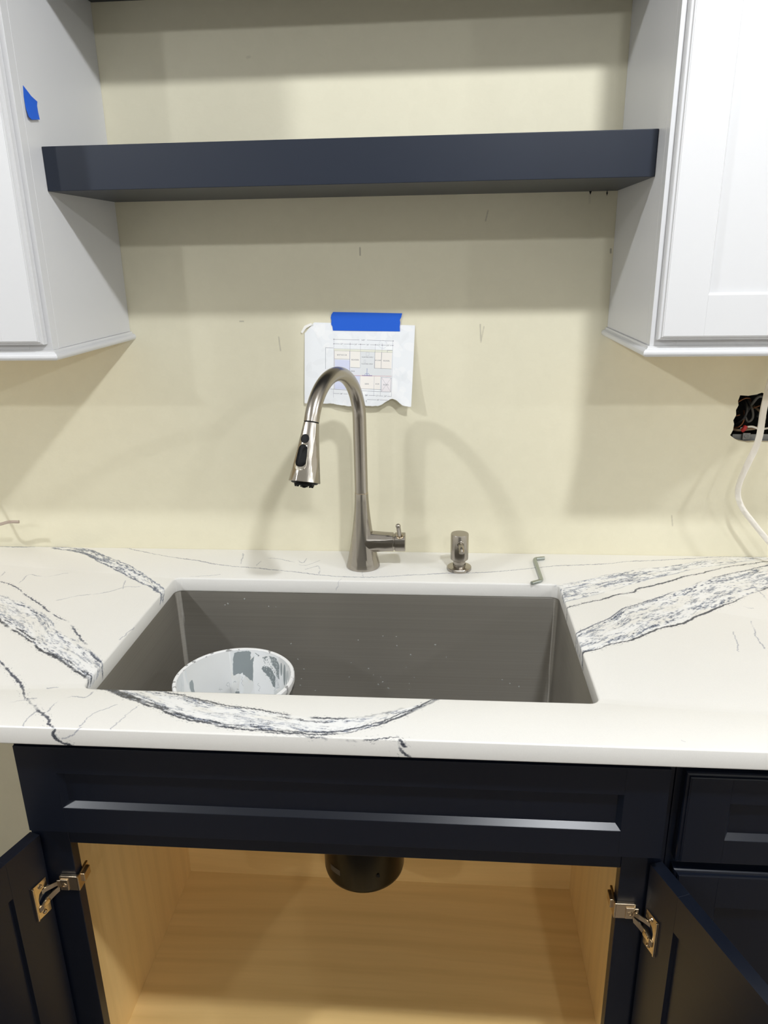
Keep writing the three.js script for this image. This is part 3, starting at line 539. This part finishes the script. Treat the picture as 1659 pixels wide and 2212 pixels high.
// ---------------------------------------------------------------- soap dispenser
{
  const t = thing('soap_dispenser', 'short brushed nickel soap dispenser standing beside the faucet', 'soap dispenser', [0.1885, YT, 0.0895]);
  mesh('flange', lathe([[0.0001, 0.0005], [0.0232, 0.0005], [0.0238, 0.0015], [0.0238, 0.0058], [0.023, 0.0068], [0.016, 0.0078], [0.0125, 0.0085], [0.0125, 0.012]], 56), M.steel, t);
  mesh('neck', lathe([[0.0118, 0.008], [0.0118, 0.0185], [0.0132, 0.0198], [0.0132, 0.024]], 48), M.steel, t);
  mesh('pump_head', lathe([[0.0001, 0.0215], [0.0158, 0.0218], [0.0172, 0.023], [0.0174, 0.026], [0.0174, 0.0735], [0.0166, 0.0752], [0.0001, 0.0757]], 56), M.steel, t);
  const noz = [tube([[0.001, 0.058, 0.012], [0.002, 0.0585, 0.024], [0.003, 0.056, 0.034], [0.0035, 0.05, 0.0405]], 0.0052, 24, 20), new THREE.TorusGeometry(0.0058, 0.0014, 10, 28).translate(0.0015, 0.0585, 0.0175)];
  mesh('nozzle', noz, M.steel, t);
}

// ---------------------------------------------------------------- bent key on the worktop
{
  const y = YT + 0.0037, c = new THREE.CurvePath(), P = [V(0.3605, y, 0.0335), V(0.3405, y, 0.039), V(0.3425, y, 0.1445), V(0.3222, y, 0.159)].map((q) => q.sub(V(0.342, YT, 0.09)));
  const bend = (a, b, d, k) => { const u = a.clone().sub(b).normalize().multiplyScalar(k).add(b), w = d.clone().sub(b).normalize().multiplyScalar(k).add(b); return [u, new THREE.QuadraticBezierCurve3(u, b, w), w]; };
  const [u1, q1, w1] = bend(P[0], P[1], P[2], 0.006), [u2, q2, w2] = bend(P[1], P[2], P[3], 0.006);
  c.add(new THREE.LineCurve3(P[0], u1)); c.add(q1); c.add(new THREE.LineCurve3(w1, u2)); c.add(q2); c.add(new THREE.LineCurve3(w2, P[3]));
  const g = [new THREE.TubeGeometry(c, 90, 0.0036, 14)];
  for (const k of [0, 1]) { const s = new THREE.CircleGeometry(0.0036, 14); s.applyQuaternion(new THREE.Quaternion().setFromUnitVectors(V(0, 0, 1), c.getTangent(k).multiplyScalar(k ? 1 : -1))); const q = c.getPoint(k); s.translate(q.x, q.y, q.z); g.push(s); }
  const m = mesh('wrench_key', g, M.zinc); m.position.set(0.342, YT, 0.09);
  tag(m, 'small z-shaped zinc wrench key lying on the worktop behind the sink', 'wrench');
}

// ---------------------------------------------------------------- paint bucket in the sink
{
  const t = thing('paint_bucket', 'paint-smeared white plastic bucket standing in the sink', 'bucket', [-0.19, 0.6452, 0.385]);
  const H = 0.193, Rt = 0.0975, Rb = 0.083;
  const cv = document.createElement('canvas'); cv.width = 2048; cv.height = 384;
  const g = cv.getContext('2d');
  g.fillStyle = '#eceded'; g.fillRect(0, 0, 2048, 384);
  const U = (deg) => (0.5 - deg / 360) * 2048, D = (d) => d / H * 384;   // deg: 0 is the far side, growing towards +x; d: metres below the rim
  for (let i = 0; i < 260; i++) { g.fillStyle = ['rgba(214,219,221,.5)', 'rgba(240,242,243,.6)', 'rgba(226,226,222,.5)'][i % 3]; g.beginPath(); g.ellipse(rnd() * 2048, rnd() * 384, 8 + rnd() * 60, 8 + rnd() * 40, rnd() * 3, 0, 7); g.fill(); }
  g.fillStyle = '#f2f3f3'; g.beginPath(); [[5, 0.012], [25, 0.004], [34, 0.03], [30, 0.11], [5, 0.11]].forEach(([a, d], i) => (i ? g.lineTo(U(a), D(d)) : g.moveTo(U(a), D(d)))); g.fill();
  g.fillStyle = '#e2e3e2'; g.fillRect(U(-21), 0, U(-75) - U(-21), 384);
  const rag = (pts, col) => {   // ragged patch of bare grey plastic
    g.fillStyle = col; g.beginPath();
    pts.forEach(([a, d], i) => { const [b, e] = pts[(i + 1) % pts.length]; for (let k = 0; k < 6; k++) { const q = k / 6, x = U(mix(a, b, q)) + (rnd() - 0.5) * 7, y = D(mix(d, e, q)) + (rnd() - 0.5) * 7; (i || k) ? g.lineTo(x, y) : g.moveTo(x, y); } });
    g.closePath(); g.fill();
  };
  const grey = '#8f9799';
  rag([[-15, 0.005], [-2, 0.001], [3, 0.003], [2, 0.02], [6, 0.012], [5, 0.03], [3, 0.064], [-2, 0.056], [-8, 0.046], [-18, 0.048], [-18.5, 0.03]], grey);
  rag([[8, 0.004], [13, 0.009], [11, 0.011]], '#6f7678'); rag([[17, 0.012], [22, 0.008], [20, 0.016]], '#7f8789');
  rag([[26, 0.006], [36, 0.005], [41, 0.014], [41, 0.044], [36, 0.04], [35, 0.028], [29, 0.02]], grey);
  rag([[15, 0.034], [20, 0.027], [28, 0.03], [34, 0.044], [34, 0.064], [30, 0.064], [25, 0.05], [18, 0.041]], '#858d8f');
  for (const [a, b, d0, d1] of [[43, 46.5, 0.008, 0.034], [49, 54.5, 0.006, 0.048], [56, 58, 0.014, 0.046], [60, 62.5, 0.01, 0.03]]) { g.fillStyle = grey; g.beginPath(); g.ellipse((U(a) + U(b)) / 2, D((d0 + d1) / 2), Math.abs(U(a) - U(b)) / 2, D(d1 - d0) / 2, 0, 0, 7); g.fill(); }
  rag([[-18, 0.083], [-13, 0.083], [-12, 0.094], [-17, 0.096]], grey); rag([[38, 0.08], [44, 0.083], [42, 0.095]], grey); rag([[-74, 0.03], [-68, 0.028], [-67, 0.08], [-72, 0.08]], '#9aa2a4');
  for (let i = 0; i < 240; i++) { g.fillStyle = i % 2 ? 'rgba(235,238,239,.9)' : 'rgba(120,127,129,.8)'; const a = 18 + rnd() * 22, d = rnd() * 0.03 + (i % 3 ? 0.004 : 0.026); g.fillRect(U(a), D(d), 1 + rnd() * 5, 1 + rnd() * 4); }
  g.strokeStyle = 'rgba(150,155,158,.55)'; g.lineWidth = 1.6;
  for (let i = 0; i < 34; i++) { let x = U(-40 + rnd() * 90), y = D(0.05 + rnd() * 0.06); g.beginPath(); g.moveTo(x, y); for (let k = 0; k < 6; k++) { x += (rnd() - 0.5) * 26; y += (rnd() - 0.2) * 14; g.lineTo(x, y); } g.stroke(); }
  const inTex = new THREE.CanvasTexture(cv); inTex.colorSpace = THREE.SRGBColorSpace; inTex.wrapS = THREE.RepeatWrapping;
  const outTex = dataTexture(512, 256, (x, y, c) => { const f = fbm(x / 26, y / 40, 5), q = fbm(x / 9 + 50, y / 14, 4); let v = f > 0.57 ? 214 : f > 0.47 ? 150 - 80 * q : 60 + 60 * q; c[0] = v + 4; c[1] = v + 1; c[2] = v - 3; });
  const inner = new THREE.LatheGeometry([[Rb - 0.003, 0.004], [Rt - 0.0035, H - 0.002]].map((q) => new THREE.Vector2(...q)), 72);
  mesh('inner_wall', inner, std({ map: inTex, roughness: 0.42, side: THREE.DoubleSide }), t).userData.label = 'inside wall with peeling white paint and bare grey patches';
  mesh('outer_wall', new THREE.LatheGeometry([[0.001, 0.0003], [Rb - 0.002, 0.0003], [Rb, 0.002], [Rt, H - 0.022], [Rt + 0.0022, H - 0.02], [Rt + 0.0022, H - 0.012]].map((q) => new THREE.Vector2(...q)), 72), std({ map: outTex, roughness: 0.5 }), t);
  const fl = new THREE.CircleGeometry(Rb - 0.003, 48); fl.rotateX(-Math.PI / 2); fl.translate(0, 0.004, 0);
  mesh('base', fl, std({ color: 0xdfe2e3, roughness: 0.45 }), t);
  const rimTex = dataTexture(512, 16, (x, y, c) => { const f = fbm(x / 5, y / 6, 3), v = f > 0.34 ? 232 : 150; c[0] = c[1] = c[2] = v; });
  mesh('rim', lathe([[Rt - 0.0037, H - 0.006], [Rt - 0.0034, H - 0.001], [Rt - 0.002, H], [Rt + 0.0015, H], [Rt + 0.003, H - 0.0015], [Rt + 0.0032, H - 0.01], [Rt + 0.002, H - 0.013], [Rt - 0.0005, H - 0.013]], 96), std({ map: rimTex, roughness: 0.4 }), t);
}

// ---------------------------------------------------------------- plan taped to the wall
{
  const cv = document.createElement('canvas'); cv.width = 1500; cv.height = 1100;
  const g = cv.getContext('2d');
  g.fillStyle = '#eceef0'; g.fillRect(0, 0, 1500, 1100);
  for (let i = 0; i < 120; i++) { g.fillStyle = i % 2 ? 'rgba(226,229,233,.35)' : 'rgba(244,245,246,.4)'; g.beginPath(); g.ellipse(rnd() * 1500, rnd() * 1100, 20 + rnd() * 90, 14 + rnd() * 60, rnd() * 3, 0, 7); g.fill(); }
  // drawing coordinates as read off the sheet (a across, b down), sheet corners (105,215) (1520,255) (1475,1280) (110,1285)
  const T = (a, b) => { let u = 0.5, v = 0.5; for (let k = 0; k < 8; k++) { u = (a - mix(105, 110, v)) / mix(1415, 1365, v); v = (b - mix(215, 255, u)) / mix(1070, 1025, u); } return [u * 1500, v * 1100]; };
  const poly = (pts, fill) => { g.beginPath(); pts.forEach(([a, b], i) => (i ? g.lineTo(...T(a, b)) : g.moveTo(...T(a, b)))); g.closePath(); g.fillStyle = fill; g.fill(); };
  const line = (pts, col = '#74747e', w = 3.6) => { g.strokeStyle = col; g.lineWidth = w; g.beginPath(); pts.forEach(([a, b], i) => (i ? g.lineTo(...T(a, b)) : g.moveTo(...T(a, b)))); g.stroke(); };
  const text = (s, a, b, px = 26, col = '#55555f') => { g.fillStyle = col; g.font = px + 'px sans-serif'; g.textAlign = 'center'; g.textBaseline = 'middle'; g.fillText(s, ...T(a, b)); };
  poly([[825, 575], [1015, 585], [1010, 790], [1225, 800], [1222, 885], [700, 875], [700, 780], [825, 782]], '#dfe1e2'); poly([[695, 785], [825, 788], [825, 880], [695, 875]], '#dfe0e6');
  poly([[485, 570], [690, 575], [690, 675], [490, 672]], '#eeeae4'); poly([[695, 578], [825, 580], [820, 782], [698, 776]], '#efebe4'); poly([[1012, 585], [1232, 595], [1222, 795], [1010, 788]], '#efeae3');
  poly([[497, 682], [688, 688], [690, 830], [500, 830]], '#d3d7ec'); poly([[498, 880], [822, 882], [820, 1060], [500, 1056]], '#d3d7ec');
  poly([[828, 888], [1005, 890], [1003, 1050], [828, 1048]], '#f0ebe5'); poly([[1008, 890], [1085, 892], [1080, 1055], [1005, 1052]], '#f0ebe5'); poly([[1098, 905], [1222, 910], [1217, 1088], [1098, 1082]], '#ece7e9');
  poly([[485, 545], [1235, 562], [1235, 595], [485, 572]], '#e6e6d8');
  line([[483, 428], [810, 436]]); line([[910, 438], [1245, 448]]); text('145"', 860, 438);
  line([[483, 484], [560, 486]]); line([[615, 487], [745, 490]]); line([[795, 491], [890, 494]]); line([[950, 496], [1045, 498]]); line([[1085, 499], [1155, 501]]); line([[1200, 503], [1240, 504]]);
  [['37"', 586, 487], ['24"', 766, 491], ['36"', 920, 495], ['12"', 1060, 499], ['24"', 1178, 503]].forEach((q) => text(...q));
  for (const [a, b0, b1] of [[483, 415, 1165], [692, 465, 880], [827, 480, 785], [1018, 485, 790], [1105, 475, 795], [1240, 440, 1150]]) line([[a, b0], [a - (a > 900 ? 14 : 0) + (a < 600 ? 4 : 0), b1]], '#9a98a4', 2.6);
  line([[375, 534], [478, 537]]); line([[378, 530], [380, 800]]); for (const b of [545, 570]) line([[485, b], [1235, b + 22]], '#9a9a90', 2.6); line([[1170, 562], [1235, 564]]); line([[1170, 562], [1170, 590]]);
  line([[490, 675], [690, 678]]); line([[690, 572], [692, 1060]], '#8d8aa0', 5); line([[490, 572], [497, 1060]], '#9c8f98', 4); line([[698, 778], [822, 783]]); line([[1010, 788], [1165, 795], [1225, 797]], '#6c6c74', 3.5); line([[1096, 590], [1092, 790]]); line([[1012, 580], [1010, 790]]);
  line([[695, 880], [1225, 890]], '#b0565c', 4); line([[850, 880], [980, 882]], '#5a4a90', 6); line([[914, 790], [913, 875]], '#5a6fae', 5); g.strokeStyle = '#6a7cb4'; g.lineWidth = 4; g.beginPath(); g.arc(...T(900, 868), 14, 0, 7); g.stroke(); g.beginPath(); g.arc(...T(928, 868), 14, 0, 7); g.stroke();
  for (const a of [827, 1006, 1088]) line([[a, 885], [a - 4, 1140]], '#9a98a4', 2.6); line([[1098, 900], [1222, 908], [1217, 1088], [1098, 1084], [1098, 900]]); line([[1100, 905], [1216, 1085]], '#a09aa4', 2.5); line([[1220, 912], [1100, 1080]], '#a09aa4', 2.5);
  line([[440, 1058], [500, 1060], [1098, 1084]]); line([[828, 1048], [1095, 1058]]); line([[484, 1112], [565, 1114]]); line([[615, 1116], [670, 1118]]); line([[890, 1128], [930, 1130]]); line([[940, 1132], [1020, 1135]]); line([[1060, 1137], [1120, 1139]]); line([[1175, 1142], [1220, 1144]]);
  [['48"', 590, 1115], ['36"', 910, 1132], ['12"', 1042, 1136], ['24"', 1150, 1141], ['39"', 1058, 1190]].forEach((q) => text(...q)); line([[920, 1184], [1035, 1188]]); line([[1080, 1190], [1180, 1194]]); text('C', 909, 1205, 30, '#444');
  text('W3718 X 24', 588, 624); text('W2436BL', 760, 684, 26, '#5c5c66'); text('FLOATING SHELF', 918, 650, 21); text('FLOATING SHELF', 915, 735, 21); text('W1236R', 1052, 690, 22, '#5c5c66'); text('W2436L', 1160, 694, 26, '#5c5c66');
  text('DW24', 728, 828, 22); text('SB36', 912, 986, 26, '#5c5c66'); text('B12R', 1046, 988, 22); text('BLS36L', 1156, 996, 24, '#5c5c66');
  g.strokeStyle = '#c3c3c8'; g.lineWidth = 2.5; g.beginPath(); g.arc(...T(1112, 490), 54, 0, 7); g.stroke();
  for (const [a, b] of [[483, 484], [692, 488], [827, 491], [1018, 496], [1105, 500], [1240, 504], [483, 428], [1243, 448]]) { g.fillStyle = '#6e6e78'; g.beginPath(); g.arc(...T(a, b), 6, 0, 7); g.fill(); }
  g.strokeStyle = '#b9bbc2'; g.lineWidth = 3; g.strokeRect(...T(900, 590), 40, 44); g.strokeRect(...T(874, 685), 22, 34);
  const tex = new THREE.CanvasTexture(cv); tex.colorSpace = THREE.SRGBColorSpace;
  const TL = [-0.1117, 1.3835], TR = [0.0994, 1.3755], BR = [0.0922, 1.2229], BL = [-0.119, 1.2222], NU = 110, NV = 24, rings = [], tear = (u) => 0.99 + 0.03 * (fbm(u * 9, 4.2, 3) - 0.5) + 0.022 * (fbm(u * 42, 9, 3) - 0.5) - 0.095 * Math.exp(-Math.pow((u - 0.815) / 0.075, 2)) - 0.03 * smooth(0.5, 0.2, u);
  const front = [], back = [];
  const pos = [], uvs = [], idx = [];
  for (const lay of [0, 1]) for (let j = 0; j <= NV; j++) for (let i = 0; i <= NU; i++) {
    const u = i / NU; let v0 = 0.0; if (u < 0.085) v0 = 0.13 * Math.pow(1 - u / 0.085, 1.0);   // corner torn away
    const v = mix(v0, tear(u), j / NV), x = mix(mix(TL[0], TR[0], u), mix(BL[0], BR[0], u), v), y = mix(mix(TL[1], TR[1], u), mix(BL[1], BR[1], u), v);
    const lift = 0.0012 + 0.023 * Math.pow(v, 1.3) * (0.3 + 0.7 * u) + 0.0012 * Math.sin(u * 9 + v * 4) * v;
    pos.push(x, y, lift - lay * 0.0003); uvs.push(u, 1 - v);
  }
  const W = NU + 1, N = W * (NV + 1);
  for (let j = 0; j < NV; j++) for (let i = 0; i < NU; i++) { const a = j * W + i, b = a + 1, c = a + W, d = c + 1; idx.push(a, c, b, b, c, d, N + a, N + b, N + c, N + b, N + d, N + c); }
  for (let i = 0; i < NU; i++) { const a = NV * W + i; idx.push(a, N + a, a + 1, a + 1, N + a, N + a + 1, i, i + 1, N + i, i + 1, N + i + 1, N + i); }
  for (let j = 0; j < NV; j++) { const a = j * W, b = a + W; idx.push(a, N + a, b, b, N + a, N + b, a + NU, b + NU, N + a + NU, b + NU, N + b + NU, N + a + NU); }
  const pg = new THREE.BufferGeometry(); pg.setAttribute('position', new THREE.Float32BufferAttribute(pos, 3)); pg.setAttribute('uv', new THREE.Float32BufferAttribute(uvs, 2)); pg.setIndex(idx); pg.computeVertexNormals();
  tag(mesh('floor_plan_sheet', pg, std({ map: tex, roughness: 0.75, side: THREE.DoubleSide })), 'torn white sheet with a printed kitchen elevation, hung on the wall behind the faucet', 'paper');
  const flat = (pts, z, d) => { const s = new THREE.Shape(pts.map(([x, y]) => new THREE.Vector2(x, y))), e = new THREE.ExtrudeGeometry(s, { depth: d, bevelEnabled: false }); e.translate(0, 0, z); return e; };
  const tape = flat([[-0.056, 1.4018], [0.0752, 1.398], [0.0735, 1.391], [0.0708, 1.386], [0.0716, 1.381], [0.0705, 1.3735], [0.0708, 1.3646], [-0.0575, 1.3674], [-0.0582, 1.375], [-0.0605, 1.379], [-0.0597, 1.386], [-0.0608, 1.391], [-0.0595, 1.397]], 0.0024, 0.0003);
  tag(mesh('painters_tape', tape, M.blueTape), 'strip of blue painter\'s tape holding the printed plan to the wall', 'tape');
  const clear = flat([[-0.1195, 1.365], [-0.1165, 1.3625], [-0.1085, 1.3725], [-0.097, 1.3785], [-0.0985, 1.382], [-0.112, 1.377]], 0.0034, 0.0004);
  tag(mesh('clear_tape', clear, phys({ color: 0xf6f4ee, roughness: 0.15, clearcoat: 1 })), 'shiny curled bit of clear tape on the torn corner of the printed plan', 'tape');
  // scrap of tape on the cabinet side
  const s = new THREE.Shape([[-0.2787, 1.7429], [-0.272, 1.7395], [-0.259, 1.7325], [-0.2428, 1.7281], [-0.2455, 1.722], [-0.2465, 1.7145], [-0.2505, 1.7025], [-0.258, 1.7015], [-0.2755, 1.6985], [-0.2825, 1.701], [-0.2822, 1.712], [-0.2812, 1.728]].map(([x, y]) => new THREE.Vector2(x, y)));
  const e = new THREE.ExtrudeGeometry(s, { depth: 0.0003, bevelEnabled: false }), ep = e.attributes.position;
  for (let i = 0; i < ep.count; i++) { const z = -ep.getX(i), y = ep.getY(i); ep.setXYZ(i, -0.4568 + ep.getZ(i) + 0.004 * smooth(1.72, 1.698, y), y, z); }
  e.computeVertexNormals();
  tag(mesh('tape_scrap', e, std({ color: 0x0c5cd0, roughness: 0.6, side: THREE.DoubleSide })), 'torn scrap of blue tape stuck on the white cabinet side', 'tape');
}

// ---------------------------------------------------------------- electrical box and cables
{
  const t = thing('electrical_box', 'open metal electrical box full of loose wires in the wall', 'electrical box', [0.762, 1.15, -0.0126]);
  const x0 = -0.051, x1 = 0.051, y0 = -0.004, y1 = 0.094, zb = -0.066;
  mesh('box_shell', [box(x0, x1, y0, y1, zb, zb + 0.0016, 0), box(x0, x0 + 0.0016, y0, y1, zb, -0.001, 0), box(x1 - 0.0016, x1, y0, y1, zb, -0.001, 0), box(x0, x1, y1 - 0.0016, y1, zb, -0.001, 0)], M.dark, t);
  mesh('lower_flange', [box(x0, x1, y0, y0 + 0.0022, zb, 0.004, 0.0006), box(x0 + 0.006, x1, y0 + 0.001, y0 + 0.015, -0.012, -0.0095, 0.0006)], M.galvanised, t);
  const ear = [box(-0.0275, -0.013, 0.001, 0.0145, -0.006, -0.004, 0.002), new THREE.TorusGeometry(0.0034, 0.001, 8, 20).translate(-0.02, 0.0085, -0.0035)];
  mesh('screw_ear', ear, M.galvanised, t);
  mesh('top_clip', box(-0.022, -0.008, 0.087, 0.0915, -0.012, -0.009, 0.0008), M.wireGrey, t);
  const wire = (pts, r, m) => mesh('wire', tube(pts, r, 48, 10), m, t);
  wire([[-0.046, 0.06, -0.03], [-0.043, 0.073, -0.012], [-0.032, 0.0815, -0.008], [-0.02, 0.08, -0.014], [-0.012, 0.07, -0.03]], 0.0016, M.copper);
  wire([[-0.014, 0.05, -0.035], [-0.0135, 0.073, -0.012], [-0.006, 0.085, -0.008], [0.006, 0.081, -0.01], [0.012, 0.064, -0.02], [0.01, 0.04, -0.04]], 0.0028, M.wireGrey);
  wire([[-0.03, 0.085, -0.035], [-0.024, 0.064, -0.012], [-0.028, 0.044, -0.008], [-0.037, 0.03, -0.02]], 0.0026, M.wireBlack);
  wire([[-0.02, 0.084, -0.04], [-0.014, 0.062, -0.014], [-0.012, 0.044, -0.008], [-0.019, 0.036, -0.01], [-0.025, 0.048, -0.016]], 0.0022, M.wireGrey);
  wire([[-0.049, 0.022, -0.02], [-0.036, 0.026, -0.008], [-0.028, 0.039, -0.008], [-0.024, 0.055, -0.025]], 0.0014, M.copper);
  wire([[-0.049, 0.02, -0.02], [-0.036, 0.0195, -0.008], [-0.018, 0.021, -0.008], [0.0, 0.0235, -0.012], [0.02, 0.03, -0.03]], 0.0026, M.wireTan);
  wire([[-0.03, 0.0215, -0.014], [-0.012, 0.0265, -0.008], [0.006, 0.021, -0.01], [0.03, 0.022, -0.02]], 0.002, M.whiteCable);
  wire([[-0.048, 0.043, -0.02], [-0.044, 0.047, -0.009], [-0.037, 0.05, -0.007]], 0.0012, M.copper);
  wire([[0.0, 0.06, -0.04], [0.012, 0.045, -0.012], [0.006, 0.03, -0.01], [0.02, 0.02, -0.03]], 0.0022, M.wireTan);
  wire([[-0.012, 0.062, -0.012], [-0.006, 0.066, -0.007], [-0.003, 0.068, -0.005]], 0.0012, M.copper);
  mesh('red_wrap', [tube([[-0.0295, 0.0185, -0.007], [-0.0262, 0.0225, -0.005], [-0.0235, 0.0275, -0.007]], 0.0042, 12, 12)], M.red, t);
}
function flatCable(name, pts, label, hw = 0.0058, ht = 0.0026, facing, material = M.whiteCable) {
  const c = new THREE.CatmullRomCurve3(pts.map((q) => V(q[0], q[1], q[2]))), N = 110, rings = [];
  for (let k = 0; k <= N; k++) {
    const u = k / N, p = c.getPoint(u), d = c.getTangent(u), f = facing(u), w = V().crossVectors(d, f).normalize(), n = V().crossVectors(w, d).normalize(), ring = [];
    for (let i = 0; i < 18; i++) { const a = i / 18 * Math.PI * 2, ca = Math.cos(a), sa = Math.sin(a); ring.push(p.clone().addScaledVector(w, hw * Math.sign(ca) * Math.pow(Math.abs(ca), 0.6)).addScaledVector(n, ht * Math.sign(sa) * Math.pow(Math.abs(sa), 0.7)).toArray()); }
    rings.push(ring);
  }
  const m = mesh(name, loft(rings, { capStart: true, capEnd: true, crease: 1.0 }), material);
  m.userData = { label, category: 'cable' };
  return m;
}
flatCable('power_cable', [[0.79, 1.345, 0.02], [0.757, 1.294, 0.03], [0.745, 1.226, 0.036], [0.741, 1.164, 0.042], [0.7265, 1.12, 0.046], [0.715, 1.084, 0.05], [0.7135, 1.062, 0.053], [0.722, 1.039, 0.055], [0.747, 1.007, 0.058], [0.785, 0.965, 0.065], [0.82, 0.935, 0.1], [0.88, 0.9185, 0.15], [0.96, 0.9172, 0.24], [1.02, 0.9172, 0.32]],
  'white flat power cable hanging in front of the open electrical box', 0.006, 0.0028, (u) => V(mix(-0.15, -0.95, smooth(0.22, 0.4, u)) * (1 - smooth(0.7, 0.85, u)), mix(0.3, 0.25, u) + 2 * smooth(0.72, 0.85, u), mix(1, 0.5, smooth(0.22, 0.4, u)) * (1 - 0.9 * smooth(0.7, 0.85, u))));
flatCable('stub_cable', [[-0.885, 1.245, 0.0005], [-0.872, 1.235, 0.03], [-0.851, 1.192, 0.05], [-0.838, 1.125, 0.05], [-0.818, 1.07, 0.05], [-0.8, 1.02, 0.05], [-0.788, 0.988, 0.05], [-0.775, 0.982, 0.05], [-0.746, 0.988, 0.05], [-0.7245, 0.9885, 0.05]],
  'bare end of a pale cable low on the wall near the worktop', 0.0032, 0.0024, () => V(0, 0.2, 1), std({ color: 0xa99a8c, roughness: 0.5 }));

renderer.render(scene, camera);
